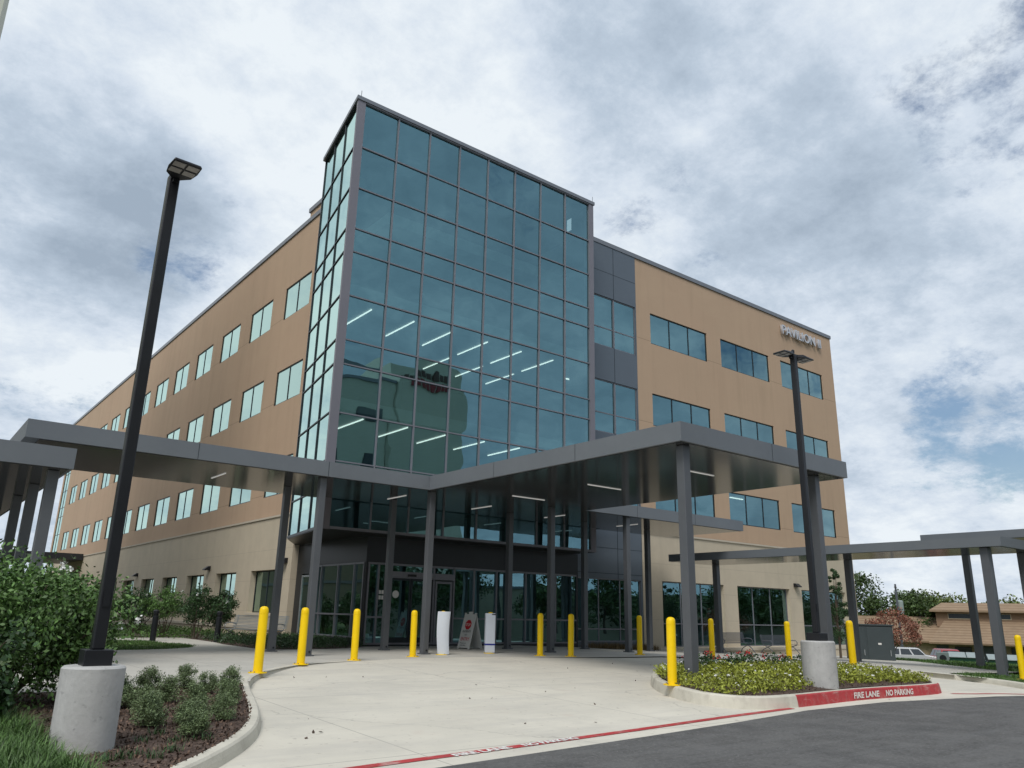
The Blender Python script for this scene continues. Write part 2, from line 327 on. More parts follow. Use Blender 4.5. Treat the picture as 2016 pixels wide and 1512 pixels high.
# outlines (plan, metres)
kerbL = [(-8.7, -16.45), (-7.96, -15.62), (-7.25, -14.64), (-6.76, -13.6), (-6.29, -12.19), (-5.91, -10.9), (-5.47, -9.66), (-4.89, -8.62), (-3.84, -7.26), (-2.87, -6.36), (-1.49, -5.89)]
kerbL = smooth_poly(kerbL, 2, False)
arc = smooth_poly([(-.03, -5.31), (2.5, -5.0), (5, -6.2), (7, -6.5), (9.2, -6.6), (11.2, -8.3), (12.4, -9.9), (13.4, -11.6)], 1, False)
kerbR = smooth_poly([(13.7, -12.4), (13.7, -13.4), (13.1, -14.6), (12.2, -15.5), (12.4, -16.3), (14.5, -17.2), (24, -20), (40, -24)], 2, False)
edge = [(-40, -21), (-24, -18.6), (-14, -17.35), (-8.6, -16.75), (-6.09, -16.57), (-2.74, -16.25), (-.46, -16.0), (1.93, -15.68), (4.59, -15.63), (7.14, -15.95), (9.76, -16.3), (12.6, -17.0), (15, -17.9), (24, -20.6), (40, -24.6)]
drive = [p for p in edge[3:12]] + [(12.9, -16.55)] + list(reversed([p for p in kerbR if p[0] < 13.75 and p[1] > -16.4])) + list(reversed(arc)) + list(reversed(kerbL))
island = smooth_poly([(.62, -14.4), (.75, -14.95), (1.2, -15.32), (2.2, -15.38), (4.65, -15.2), (7.2, -15.38), (8.0, -15.25), (8.8, -14.5), (9.5, -13.4), (9.9, -12.3), (9.5, -11.4), (8.0, -11.0), (6, -10.9), (4.2, -10.9), (2.9, -11.3), (1.7, -12.4), (.95, -13.5)], 2)
mulch = [(-8.95, -16.3)] + [(x - .11, y + .06) for x, y in kerbL if y < -10.4] + [(-5.95, -10.35), (-7.7, -10.55), (-12, -11.0), (-18, -12.6), (-18, -17.6), (-12, -16.9)]
lawnL = smooth_poly([(-5.6, .28), (-4.4, .4), (-3.1, 1.3), (-2.55, 3.0), (-2.75, 3.9), (-3.1, 5.2), (-3.2, 7), (-9, 7.5), (-26, 8), (-26, .3)], 1)
bedW = [(-3.1, 5.6), (-1.6, 5.2), (-1.35, 7.2), (-1.2, 9.2), (2.05, 9.2), (2.05, 62), (-7, 62), (-9, 7.6), (-3.25, 7.2)]
bedE = [(-1.5, 3.4), (-1.55, .2), (-1.2, -.35), (.6, -.2), (2.3, .7), (2.3, 6.8), (2.05, 9.1), (-1.1, 9.1), (-1.25, 5.0)]
bedS = [(12.7, .2), (16.6, .1), (16.6, 1.3), (12.7, 1.3)]
grassR = [(21.4, -11.9), (20.9, -11.0), (22.1, -9.8), (28.4, -4.9), (30.3, -2.2), (35.5, .2), (60, 2), (60, -20), (24, -16)]
grassK = smooth_poly([(13.45, -13.2), (14.6, -12.6), (17.5, -12.5), (21, -14), (24, -16.6), (24, -19.4), (14.8, -16.9), (12.75, -16.0), (12.65, -15.4), (13.4, -14.6)], 1)

g = MB(); xs = list(np.arange(-60, 110, 2.)); ys = list(np.arange(-60, 100, 2.))
xs = [-900, -500, -250, -120] + xs + [140, 250, 500, 900]; ys = [-900, -500, -250, -120] + ys + [140, 250, 500, 900]
g.v = [(x, y, D(x, y) - .06) for y in ys for x in xs]; nx = len(xs)
g.f = [(j * nx + i, j * nx + i + 1, (j + 1) * nx + i + 1, (j + 1) * nx + i) for j in range(len(ys) - 1) for i in range(nx - 1)]; g.mi = [0] * len(g.f)
struct('ground', g, GRASSG, 'rough grassy ground falling away beyond the hospital plaza', 'ground')
region('driveway', drive, [island], D, .0, .5, CONC, 'pale concrete drop-off driveway in front of the entrance', 'driveway')
road = edge + [(90, -40), (90, -70), (-60, -70), (-60, -24)]
region('road', road, [], D, .006, 1.0, ASPH, 'dark grey asphalt road along the kerb in front', 'road')
plaza = [(-26, -16.2 + 1.2)] + []
plaza = [(-26, -10.8), (-12, -10.95), (-7.7, -10.5), (-5.85, -10.3)] + [p for p in kerbL if p[1] > -10.3] + arc + [(13.6, -12.0), (13.6, -13.1)] + [(14.6, -12.5), (17.5, -12.4), (21.3, -11.9), (20.9, -11.0), (22.1, -9.8), (28.4, -4.9), (30.3, -2.2), (35.2, .2), (35.2, 1.5), (-1, 1.5), (2.5, 1.5), (2.5, 9.3), (-3.3, 9.3), (-9, 7.6), (-26, 8)]
plaza = [p for p in plaza if p != (-1, 1.5)]
region('sidewalk', plaza, [lawnL, bedE, bedS], W, .002, .5, CONC2, 'light concrete sidewalk and plaza under the canopies', 'sidewalk')
region('lawn_ground', lawnL, [], W, .0, .6, GRASSG, 'soil under the small lawn left of the plaza', 'ground')
region('mulch_bed', mulch, [], W, .0, .35, MULCH, 'brown mulch bed beside the curved kerb', 'planting bed')
region('wall_bed', bedW, [], W, -.01, 1.2, SOIL, 'soil bed along the left wall of the building', 'planting bed')
region('entrance_bed', bedE, [], W, .0, .4, MULCH, 'mulched bed left of the entrance glass', 'planting bed')
region('side_bed', bedS, [], W, .0, .4, MULCH, 'narrow mulched bed right of the entrance glass', 'planting bed')
region('verge', grassR, [], W, .0, .8, GRASSG, 'grassy verge beyond the right-hand sidewalk', 'ground')
region('corner_verge', grassK, [], W, .0, .5, GRASSG, 'grassy corner by the right-hand driveway exit', 'ground')
IC = (4.6, -13.4)
def I(x, y): return D(x, y) + .19 + .13 * max(0, 1 - ((x - IC[0]) / 4.2) ** 2 - ((y - IC[1]) / 2.0) ** 2)
def inset(poly, d):
    n = len(poly); out = []
    for i in range(n):
        a, b, c = Vector(poly[i - 1]), Vector(poly[i]), Vector(poly[(i + 1) % n]); t = (c - a).normalized(); out.append(tuple(b + Vector((t.y, -t.x)) * -d))
    return out
ia = sum(island[i][0] * island[(i + 1) % len(island)][1] - island[(i + 1) % len(island)][0] * island[i][1] for i in range(len(island)))
isl_in = inset(island, .14 if ia > 0 else -.14)
region('island_bed', isl_in, [], I, -.01, .35, MULCH, 'mulch of the kerbed planting island in front of the entrance', 'planting bed')

def kerb(path, side, hf, closed=False, w=.15, red=None):
    """swept kerb: face at the path, body towards side; hf(x,y) = top height"""
    pts = [Vector(p) for p in path]; n = len(pts); rows = []; mi = []
    for i, p in enumerate(pts):
        a = pts[i - 1] if (i or closed) else p; b = pts[(i + 1) % n] if (i < n - 1 or closed) else p
        t = (b - a).normalized(); nn = Vector((-t.y, t.x)) * side; zt = hf(p.x, p.y); zb = D(p.x, p.y) - .03
        h = zt - zb
        rows.append([(*(p - nn * .015), zb), (*(p + nn * .005), zb + h * .55), (*(p + nn * .022), zt - .022), (*(p + nn * .045), zt), (*(p + nn * w), zt + .003), (*(p + nn * w), zb)])
    mb = MB(); m_ = len(rows[0]); mb.v = [v for r in rows for v in r]
    for i in range(n if closed else n - 1):
        j = (i + 1) % n; isr = red and red(pts[i]) 
        for k in range(m_ - 1):
            mb.f.append((i * m_ + k, j * m_ + k, j * m_ + k + 1, i * m_ + k + 1)); mb.mi.append(1 if (isr and k <= 2) else 0)
    return mb
kl = kerb(dens(kerbL, .3)[:-8] if False else kerbL, 1, lambda x, y: W(x, y) + .006)
struct('kerb', kl, KERB, 'curved pale kerb beside the mulch bed', 'kerb')
struct('kerb', kerb(list(arc[-5:]) + [p for p in kerbR], 1, lambda x, y: W(x, y) + .006), KERB, 'pale kerb at the right-hand driveway exit', 'kerb')
isd = dens(island, .22)
struct('kerb', kerb(isd, 1 if ia > 0 else -1, lambda x, y: D(x, y) + .2, True, .15, lambda p: p.y < -14.95 and 1.9 < p.x < 8.2), [KERB, RED], 'island kerb, painted red along the road', 'kerb')
lk = [(-40, -20.7), (-24, -18.3), (-14, -17.05), (-10.5, -16.6), (-8.7, -16.45)]
struct('kerb', kerb(smooth_poly(lk, 1, False), 1, lambda x, y: W(x, y) + .006), KERB, 'straight pale kerb along the road at left', 'kerb')

def strip(path, w, zf, off):
    mb = MB(); pts = [Vector(p) for p in path]; n = len(pts)
    for i, p in enumerate(pts):
        t = (pts[min(i + 1, n - 1)] - pts[max(i - 1, 0)]).normalized(); nn = Vector((-t.y, t.x)) * w / 2
        for q in (p - nn, p + nn): mb.v.append((q.x, q.y, zf(q.x, q.y) + off))
    mb.f = [(2 * i, 2 * i + 2, 2 * i + 3, 2 * i + 1) for i in range(n - 1)]; mb.mi = [0] * len(mb.f); return mb
rl = smooth_poly([(-8.4, -16.42), (-6.81, -16.2), (-4.87, -16.06), (-2.23, -15.8), (-.3, -15.58), (1.9, -15.40)], 2, False)
struct('fire_lane_line', strip(dens(rl, .4)[:-4] if False else rl, .13, D, .006), RED, 'thin red fire lane line across the driveway mouth', 'road marking')
struct('fire_lane_line', strip(smooth_poly([(7.9, -15.45), (8.6, -15.75), (9.76, -15.95), (12.3, -16.55)], 1, False), .11, D, .006), RED, 'thin red line right of the planting island', 'road marking')

def textmesh(s, size, extr=0., bold=0.):
    cu_ = bpy.data.curves.new('t', 'FONT'); cu_.body = s; cu_.size = size; cu_.extrude = extr; cu_.offset = bold; cu_.align_x = 'LEFT'; cu_.resolution_u = 3
    o = bpy.data.objects.new('t', cu_); COL.objects.link(o); dg = bpy.context.evaluated_depsgraph_get(); dg.update()
    me = bpy.data.meshes.new_from_object(o.evaluated_get(dg)); bpy.data.objects.remove(o); bpy.data.curves.remove(cu_)
    return me
def put_text(name, s, size, M4, m, parent=None, extr=0., width=None, bold=0., warp=None):
    me = textmesh(s, size, extr, bold); xs = [v.co.x for v in me.vertices]
    if width: 
        k = width / (max(xs) - min(xs))
        for v in me.vertices: v.co.x = (v.co.x - min(xs)) * k
    me.transform(M4)
    if warp:
        for v in me.vertices: v.co.z = warp(v.co.x, v.co.y)
    me.materials.clear(); me.materials.append(m); me.update()
    o = bpy.data.objects.new(name, me); COL.objects.link(o)
    if parent: o.parent = parent
    return o
def frame_mat(o, u, v):
    u = Vector(u).normalized(); v = Vector(v).normalized(); w = u.cross(v); return Matrix(((u.x, v.x, w.x, o[0]), (u.y, v.y, w.y, o[1]), (u.z, v.z, w.z, o[2]), (0, 0, 0, 1)))
for s, a, b in (('FIRE LANE', (-5.62, -16.205), (-4.78, -16.105)), ('NO PARKING', (-4.56, -16.08), (-3.62, -15.98))):
    d = Vector((b[0] - a[0], b[1] - a[1])); o = put_text('fire_lane_lettering', s, .155, frame_mat((a[0], a[1], 0), (d.x, d.y, 0), (-d.y, d.x, 0)), WHT, width=d.length, warp=lambda x, y: D(x, y) + .010, bold=.006)
    tag(o, 'white words %s painted on the thin red line' % s, 'road marking', kind='structure')
for s, a, b in (('FIRE LANE', (4.25, -15.275), (5.15, -15.285)), ('NO PARKING', (5.45, -15.31), (6.45, -15.365))):
    pass
KF = [(p, q) for p, q in zip(isd, isd[1:] + isd[:1]) if p[1] < -14.95]
def kerb_face_y(x):
    best = None
    for p, q in KF:
        a, b = sorted((p[0], q[0]))
        if a <= x <= b and b > a: t = (x - p[0]) / (q[0] - p[0]); best = p[1] + t * (q[1] - p[1])
    return best if best is not None else -15.3
for s, a, b in (('FIRE LANE', 4.2, 5.15), ('NO PARKING', 5.4, 6.4)):
    me = textmesh(s, .15, 0, .004); xs_ = [v.co.x for v in me.vertices]; k = (b - a) / (max(xs_) - min(xs_))
    for v in me.vertices:
        x = a + (v.co.x - min(xs_)) * k; z = v.co.y; y = kerb_face_y(x) - .022; v.co = (x, y, D(x, y) + .045 + z)
    me.materials.clear(); me.materials.append(WHT)
    o = bpy.data.objects.new('fire_lane_lettering', me); COL.objects.link(o); tag(o, 'white words %s on the red island kerb' % s, 'road marking', kind='structure')

# ------------------------------------------------------------------ the building
bld = thing('medical_building', 'four-storey tan medical building with a blue-green glass corner tower', 'building')
r = [19.74, 17.82, 16.11, 14.46, 13.54, 11.84, 10.19, 9.30, 7.57, 5.92, 5.03, 3.72]
XL, YR, XR, YB = 2.10, 1.35, 35.05, 66.6
LIMEZ = 5.0; ROOF = 18.86
def wall(mb, o, u, n, U0, U1, z0, z1, holes, depth, mi=0):
    """wall face with holes and their reveals; o + u*s ; n = outward normal"""
    o, u, n = Vector(o), Vector(u), Vector(n)
    us = sorted({U0, U1} | {h[0] for h in holes if U0 <= h[0] <= U1} | {h[1] for h in holes if U0 <= h[1] <= U1}); zs = sorted({z0, z1} | {h[2] for h in holes if z0 <= h[2] <= z1} | {h[3] for h in holes if z0 <= h[3] <= z1})
    P = lambda s, z, d=0: tuple(o + u * s - n * d + Vector((0, 0, z)))
    for i in range(len(us) - 1):
        for j in range(len(zs) - 1):
            c = ((us[i] + us[i + 1]) / 2, (zs[j] + zs[j + 1]) / 2)
            if any(h[0] < c[0] < h[1] and h[2] < c[1] < h[3] for h in holes): continue
            mb.quad(P(us[i], zs[j]), P(us[i + 1], zs[j]), P(us[i + 1], zs[j + 1]), P(us[i], zs[j + 1]), mi)
    for a, b, c, d in holes:
        if a < U0 - .01 or b > U1 + .01 or c < z0 - .01 or d > z1 + .01: continue
        mb.quad(P(a, c), P(b, c), P(b, c, depth), P(a, c, depth), mi); mb.quad(P(a, d), P(b, d), P(b, d, depth), P(a, d, depth), mi)
        mb.quad(P(a, c), P(a, d), P(a, d, depth), P(a, c, depth), mi); mb.quad(P(b, c), P(b, d), P(b, d, depth), P(b, c, depth), mi)
def window(o, u, n, a, b, c, d, panes, depth, label=None, trans=None, fm=None, sill=False, fw=.05):
    """frame object with pane child, set back by depth"""
    o, u, n = Vector(o), Vector(u), Vector(n); z = Vector((0, 0, 1)); fr = MB()
    P = lambda s, zz, dd: o + u * s - n * dd + z * zz
    dd = depth; t = .07
    fr.obox(P(a, c, dd), u * (b - a), -n * t, z * fw); fr.obox(P(a, d - fw, dd), u * (b - a), -n * t, z * fw)
    fr.obox(P(a, c + fw, dd), u * fw, -n * t, z * (d - c - 2 * fw)); fr.obox(P(b - fw, c + fw, dd), u * fw, -n * t, z * (d - c - 2 * fw))
    for k in range(1, panes):
        s = a + (b - a) * k / panes - fw / 2; fr.obox(P(s, c + fw, dd), u * fw, -n * t, z * (d - c - 2 * fw))
    for q in (trans or []): fr.obox(P(a + fw, q, dd + .003), u * (b - a - 2 * fw), -n * (t - .006), z * fw)
    f = fr.build('window', fm or DFRAME, bld)
    if label: f['label'] = label
    g_ = MB(); q = dd + .025
    e = .02
    g_.quad(P(a + e, c + e, q), P(b - e, c + e, q), P(b - e, d - e, q), P(a + e, d - e, q)); go = g_.build('pane', GLASS, f)
    if sill:
        s_ = MB(); s_.obox(P(a - .05, c - .10, -.05), u * (b - a + .1), -n * (depth + .03), z * .09); s_.build('sill', LIME2, f)
    return f
# left wall (plane x = XL, normal -x, u = +y)
oL, uL, nL = (XL, 0, 0), (0, 1, 0), (-1, 0, 0)
LWIN = [(7.94 + 4.554 * i, 7.94 + 4.554 * i + 2.95) for i in range(12)]
upper = [(a, b, r[3 + 3 * f], r[2 + 3 * f]) for f in range(3) for a, b in LWIN]
strip_h = (63.0, 65.9, 1.0, 18.3)
tanm = MB(); wall(tanm, oL, uL, nL, 4.76, YB, LIMEZ, ROOF, upper + [(63.0, 65.9, LIMEZ, 18.3)], .12)
gl = [(8.45 + 4.62 * i, 8.45 + 4.62 * i + 2.78, .98, 2.73) for i in range(11)]
limem = MB(); wall(limem, (XL - .04, 0, 0), uL, nL, 6.9, YB, -4, LIMEZ, gl + [(63.0, 65.9, 1.0, LIMEZ)], .28)
# right wall (plane y = YR, normal -y, u = +x)
oR, uR, nR = (0, YR, 0), (1, 0, 0), (0, -1, 0)
RW = [(17.61 + 5.752 * i, 17.61 + 5.752 * i + 4.556) for i in range(3)]
upr = [(a, b, r[3 + 3 * f], r[2 + 3 * f]) for f in range(3) for a, b in RW]
X0 = 16.53
wall(tanm, oR, uR, nR, X0, XR, LIMEZ, ROOF, upr, .12)
gr = [(17.85, 22.45, -.15, 2.78), (23.55, 28.2, -.15, 2.78), (29.35, 33.9, -.15, 2.78)]
wall(limem, (0, YR - .04, 0), uR, nR, X0, XR + .04, -4, LIMEZ, gr, .28)
# right end and rear
tanm.quad((XR, YR, LIMEZ), (XR, YB, LIMEZ), (XR, YB, ROOF), (XR, YR, ROOF)); limem.quad((XR + .04, YR - .04, -4), (XR + .04, YB, -4), (XR + .04, YB, LIMEZ), (XR + .04, YR - .04, LIMEZ))
tanm.quad((XL, YB, LIMEZ), (XR, YB, LIMEZ), (XR, YB, ROOF), (XL, YB, ROOF)); limem.quad((XL - .04, YB, -4), (XR + .04, YB, -4), (XR + .04, YB, LIMEZ), (XL - .04, YB, LIMEZ))
limem.quad((XL - .04, 6.9, -4), (XL + .35, 6.9, -4), (XL + .35, 6.9, LIMEZ), (XL - .04, 6.9, LIMEZ))
tanm.build('tan_wall', TAN, bld); limem.build('stone_base_wall', LIME, bld)
lb = MB(); lb.box(XL - .09, XL - .041, 6.86, YB + .05, LIMEZ - .09, LIMEZ - .01); lb.box(X0, XR + .09, YR - .09, YR - .041, LIMEZ - .09, LIMEZ - .01); lb.build('stone_band', LIME2, bld)
cp = MB(); cp.box(XL - .06, XL + .5, 5.0, YB + .06, ROOF, ROOF + .22); cp.box(12.3, XR + .06, YR - .06, YR + .5, ROOF, ROOF + .22); cp.box(XR - .5, XR + .06, YR + .5, YB + .06, ROOF, ROOF + .22)
cp.build('coping', COP, bld)
rf = MB(); rf.box(XL + .1, XR - .1, YR + .1, YB - .1, ROOF - .5, ROOF - .1); rf.build('roof', SOFD, bld)
ph = MB(); ph.box(XL + .25, 12, 4.9, 9.45, ROOF - .1, 19.75); pho = ph.build('penthouse', TAN, bld)
pc = MB(); pc.box(XL + .18, 12.1, 4.8, 9.52, 19.75, 19.97); pc.build('coping', COP, pho)
for (a, b, c, d) in upper: window(oL, uL, nL, a, b, c, d, 2, .03, fw=.045)
for (a, b, c, d) in upr: window(oR, uR, nR, a, b, c, d, 3, .05, fw=.05)
for (a, b, c, d) in gl: window((XL - .04, 0, 0), uL, nL, a, b, c, d, 2, .25, sill=True)
for (a, b, c, d) in gr: window((0, YR - .04, 0), uR, nR, a, b, c, d, 3, .22, trans=[.86], fm=FRAME)
window((XL - .02, 0, 0), uL, nL, 63.0, 65.9, 1.0, 18.3, 2, .05, 'tall glazed stair strip at the far end of the left wall', trans=[r[k] for k in (2, 3, 4, 5, 6, 7, 8, 9, 10)])
# slate panel strip between tower and tan wall
ps = MB(); sh_ = [(12.24, X0 - .06, r[4], r[2]), (12.24, X0 - .06, r[7], r[5]), (12.24, X0 - .06, r[10], r[8]), (12.45, X0 - .12, .1, 2.74)]
wall(ps, (0, YR - .03, 0), uR, nR, 12.0, X0, -.6, ROOF, sh_, .1)
ps.quad((X0, YR - .03, -.6), (X0, YR + .2, -.6), (X0, YR + .2, ROOF), (X0, YR - .03, ROOF))
ps.build('metal_panel', PANEL, bld)
js = MB()
for z in (17.4, 2.95, 4.05): js.box(12.3, X0, YR - .034, YR - .031, z, z + .02)
for z0, z1 in ((r[2], ROOF), (r[5], r[4]), (r[8], r[7]), (2.74, r[10])): js.box(14.93, 14.96, YR - .034, YR - .031, z0, z1)
js.build('panel_joint', DFRAME, bld)
for (a, b, c, d) in sh_[:3]: window((0, YR - .03, 0), uR, nR, a, b, c, d, 1, .05, 'glazed opening in the slate panel strip', trans=[c + (r[3] - r[4])], fm=FRAME); 
for (a, b, c, d) in sh_[:3]:
    mm = MB(); mm.box(14.91, 14.98, YR - .02, YR + .06, c + .05, d - .05); mm.build('mullion', FRAME, bld); mm = MB(); mm.box(13.36, 13.43, YR - .02, YR + .06, c + .05, d - .05); mm.build('mullion', FRAME, bld)
window((0, YR - .03, 0), uR, nR, 12.45, X0 - .12, .1, 2.74, 3, .05, 'ground-floor glazing right of the entrance', trans=[.6], fm=FRAME)
# ---- glass tower
sv = Vector((.186, .983, 0)).normalized(); sn = Vector((-sv.y, sv.x, 0))
SD = 4.86
tw = MB(); twg = MB()
zt, zb = r[0], r[11]
xs_ = [.315 + 1.459 * i for i in range(9)]; ns_ = [.41, 1.69, 3.26, 4.76]
rowsz = r[:]

for i in range(8):
    for j in range(11):
        a, b, c, d = xs_[i], xs_[i + 1], rowsz[j + 1], rowsz[j]; tx, tz = random.uniform(-.005, .005), random.uniform(-.005, .005)
        twg.quad((a, .032 + tx + tz, c), (b, .032 - tx + tz, c), (b, .032 - tx - tz, d), (a, .032 + tx - tz, d))
g2 = MB(); a = sv * .10 - sn * .03; b = sv * 4.76 - sn * .03; g2.quad((a.x, a.y, zb), (b.x, b.y, zb), (b.x, b.y, zt), (a.x, a.y, zt))
for x in xs_[1:-1]: tw.box(x - .026, x + .026, -.03, .07, zb + .04, zt - .04)
for z in rowsz[1:-1]: tw.box(.3, 12.0, -.018, .06, z - .022, z + .022)
tw.box(.3, 12.0, -.05, .08, zb - .04, zb + .05); tw.box(.3, 12.0, -.05, .08, zt - .05, zt)
t2 = MB()
for nn_ in ns_[1:]:
    c = sv * (nn_ - .032); t2.obox((c.x + sn.x * .012, c.y + sn.y * .012, zb + .04), sv * .05, -sn * .07, (0, 0, zt - zb - .08))
for z in rowsz[1:-1]:
    c = sv * .24 + sn * .006; t2.obox((c.x, c.y, z - .022), sv * (4.52 - .03), -sn * .06, (0, 0, .044))
c = sv * .4 + sn * .03; t2.obox((c.x, c.y, zb - .04), sv * 4.38, -sn * .08, (0, 0, .09)); t2.obox((c.x, c.y, zt - .06), sv * 4.38, -sn * .08, (0, 0, .06))
cw = tw.build('curtain_wall', FRAME, bld); cw['label'] = 'broad front grid of the glass tower'; twg.build('glass', GLASS, cw)
cw2 = t2.build('curtain_wall', DFRAME, bld); cw2['label'] = 'narrow left grid of the glass tower'; g2.build('glass', GLASS, cw2)  # same grey mullions as the front; shade on their sides put into dark colour
po = MB()
q = sv * .10 + sn * .03
po.prism([(-.035, -.05), (.29, -.05), (.29, .05), (.12, .06), ((sv * .10).x + .04, (sv * .10).y), (q.x, q.y)], zb - .05, zt)
po.build('corner_post', POST, bld); po = MB(); po.box(11.99, 12.27, -.05, .3, zb - .05, zt); po.build('corner_post', POST, bld)
sw = MB(); sw.box(12.15, 12.27, .3, 1.34, zb - .05, zt); e_ = sv * 4.8
sw.quad((e_.x, e_.y, zb), (XL + .05, e_.y + .3, zb), (XL + .05, e_.y + .3, zt), (e_.x, e_.y, zt)); sw.build('side_panel', PANEL, bld)
tcp = MB(); tcp.prism([(-.09, -.09), (12.33, -.09), (12.33, 6), (2.3, 6), (2.3, e_.y + .36), (e_.x - .10, e_.y + .06)], zt, zt + .155); tcp.build('coping', COP, bld)
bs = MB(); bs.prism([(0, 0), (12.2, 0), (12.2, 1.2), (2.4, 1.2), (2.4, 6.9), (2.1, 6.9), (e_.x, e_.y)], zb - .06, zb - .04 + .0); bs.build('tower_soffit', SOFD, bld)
lr = MB()
for x in (.02, 12.22): lr.tube([(x + .1, .05, zt + .15), (x + .1, .05, zt + .5)], .01, 5)
lr.build('lightning_rod', DFRAME, bld)
# interior
sl = MB()
for z0, z1 in ((3.3, 3.66), (7.77, 8.2), (11.98, 12.45), (16.2, 16.7)):
    sl.box(XL + .5, XR - .4, YR + .5, YB - .5, z0, z1)
for z0, z1 in ((7.771, 8.199), (11.981, 12.449)): sl.prism([(.45, .35), (12.0, .35), (12.0, YR + .5), (XL + .5, YR + .5), (XL + .5, 6.2), (1.5, 5.0)], z0, z1)
sl.build('floor_slab', SLAB, bld)
cw_ = MB(); cw_.box(7.5, 30, 8.5, 60, 0, 18.3); cw_.box(2.6, 12, 6.9, 7.1, 16.7, 19.6); cw_.box(12.0, 12.1, 1.6, 7, 16.7, 19.6); cw_.box(16.8, 16.95, YR + .5, 8.5, 0, 18.3); cw_.box(5.2, 5.35, 12, 60, 0, 18.3)
cw_.build('inner_wall', INT, bld)
fl_ = MB(); fl_.box(XL + .4, XR - .4, YR + .3, YB - .4, -.05, -.01); fl_.build('ground_floor', INT, bld)
lt = []
for zc in (11.97, 7.76):
    for k, x in enumerate((1.7, 3.55, 5.3, 7.1, 8.9, 10.7)):
        for y0, y1 in ((.95, 3.15), (3.75, 5.95)):
            if (x < 6.5 or zc < 9) and y0 > 3: continue
            m_ = MB(); m_.box(x - .017, x + .017, y0, y1, zc - .05, zc - .01); m_.build('ceiling_light', LED, bld)
for x, y0, z in ((14.2, 2.6, 7.76), (13.6, 2.6, 11.97), (25.2, 3.0, 3.28), (26.6, 3.2, 7.76), (20.4, 3.2, 3.28)):
    m_ = MB(); m_.box(x - .6, x + .6, y0, y0 + .07, z - .05, z - .01); m_.build('ceiling_light', LED, bld)
# ---- ground-floor entrance
YE = 1.1; XE = 2.32
en = MB(); wall(en, (0, YE, 0), uR, nR, XE, 12.3, -.2, r[11] - .07, [(2.4, 12.2, .06, 2.79)], .1)
wall(en, (XE, 0, 0), uL, nL, YE, 6.9, -.2, r[11] - .07, [(1.2, 5.0, .25, 2.79), (5.25, 6.35, 0, 2.5)], .1)
en.build('entrance_panel', DPANEL, bld)
st = MB()
for x in (2.41, 2.80, 3.16, 5.09, 5.98, 6.9, 7.97, 9.43, 11.01): st.box(x, x + .06, YE - .03, YE + .08, .06, 2.79)
for x0, x1 in ((2.47, 2.8), (2.86, 3.16), (6.04, 6.9), (6.96, 7.97), (8.03, 9.43), (9.49, 11.01), (11.07, 12.2)): st.box(x0, x1, YE - .02, YE + .07, .93, .99)
for x0, x1 in ((3.22, 5.09), (5.15, 5.98)): st.box(x0, x1, YE - .04, YE + .09, 2.3, 2.52)
st.box(2.4, 12.2, YE - .02, YE + .07, .06, .12); st.box(2.4, 12.2, YE - .02, YE + .07, 2.72, 2.79)
for y in (1.2, 1.9, 3.16, 4.55, 4.94): st.box(XE - .03, XE + .08, y, y + .055, .25, 2.79)
for z in (.25, 1.0, 2.73): st.box(XE - .02, XE + .07, 1.26, 4.94, z, z + .055)
sf = st.build('storefront', FRAME, bld)
sg = MB(); sg.quad((2.42, YE + .04, .08), (3.2, YE + .04, .08), (3.2, YE + .04, 2.77), (2.42, YE + .04, 2.77)); sg.quad((3.2, YE + .04, 2.5), (12.2, YE + .04, 2.5), (12.2, YE + .04, 2.77), (3.2, YE + .04, 2.77))
sg.quad((6.0, YE + .04, .08), (12.2, YE + .04, .08), (12.2, YE + .04, 2.5), (6.0, YE + .04, 2.5)); sg.quad((XE + .04, 1.2, .27), (XE + .04, 5.0, .27), (XE + .04, 5.0, 2.77), (XE + .04, 1.2, 2.77)); sg.build('glass', GLASSD, sf)
for x0, x1 in ((3.26, 4.15), (4.17, 5.06)):
    d_ = MB(); d_.box(x0, x1, YE - .01, YE + .04, .03, .3)
    for a_, b_ in ((x0, x0 + .06), (x1 - .06, x1)): d_.box(a_, b_, YE - .01, YE + .04, .3, 2.22)
    d_.box(x0, x1, YE - .01, YE + .04, 2.22, 2.29); do = d_.build('sliding_door', DFRAME, bld)
    gg = MB(); gg.quad((x0 + .05, YE + .01, .28), (x1 - .05, YE + .01, .28), (x1 - .05, YE + .01, 2.24), (x0 + .05, YE + .01, 2.24)); gg.build('pane', GLASSD, do)
d_ = MB(); d_.box(5.2, 5.28, YE - .01, YE + .04, .05, 2.25); d_.box(5.86, 5.94, YE - .01, YE + .04, .05, 2.25); d_.box(5.28, 5.86, YE - .01, YE + .04, 2.17, 2.25); d_.box(5.28, 5.86, YE - .01, YE + .04, .05, .3); do = d_.build('swing_door', FRAME, bld)
gg = MB(); gg.quad((5.26, YE + .01, .28), (5.88, YE + .01, .28), (5.88, YE + .01, 2.2), (5.26, YE + .01, 2.2)); gg.build('pane', GLASSD, do)
sk = MB(); sk.lathe([(.001, 0), (.13, 0), (.13, .004), (.001, .004)], (0, 0, 0), 20); sk2 = sk.build('door_sticker', WHT, bld); sk2.rotation_euler = (R(90), 0, 0); sk2.location = (3.55, YE - .012, 1.74)
sn_ = MB(); sn_.box(4.0, 4.32, YE - .09, YE - .041, 2.36, 2.44); sn_.build('door_sensor', BLK, bld)
pn = MB()
for z in (1.55, 1.73): 
    for x in (2.94, 3.05): pn.box(x - .04, x + .04, YE + .01, YE + .035, z, z + .13)
pn.build('door_notice', WHT, bld)
ed = MB(); y0, y1 = 5.3, 6.3
for a_, b_ in ((y0, y0 + .07), (y1 - .07, y1)): ed.box(XE - .03, XE + .03, a_, b_, .02, 2.45)
ed.box(XE - .03, XE + .03, y0 + .07, y1 - .07, 2.38, 2.45); ed.box(XE - .03, XE + .03, y0 + .07, y1 - .07, .02, .28)
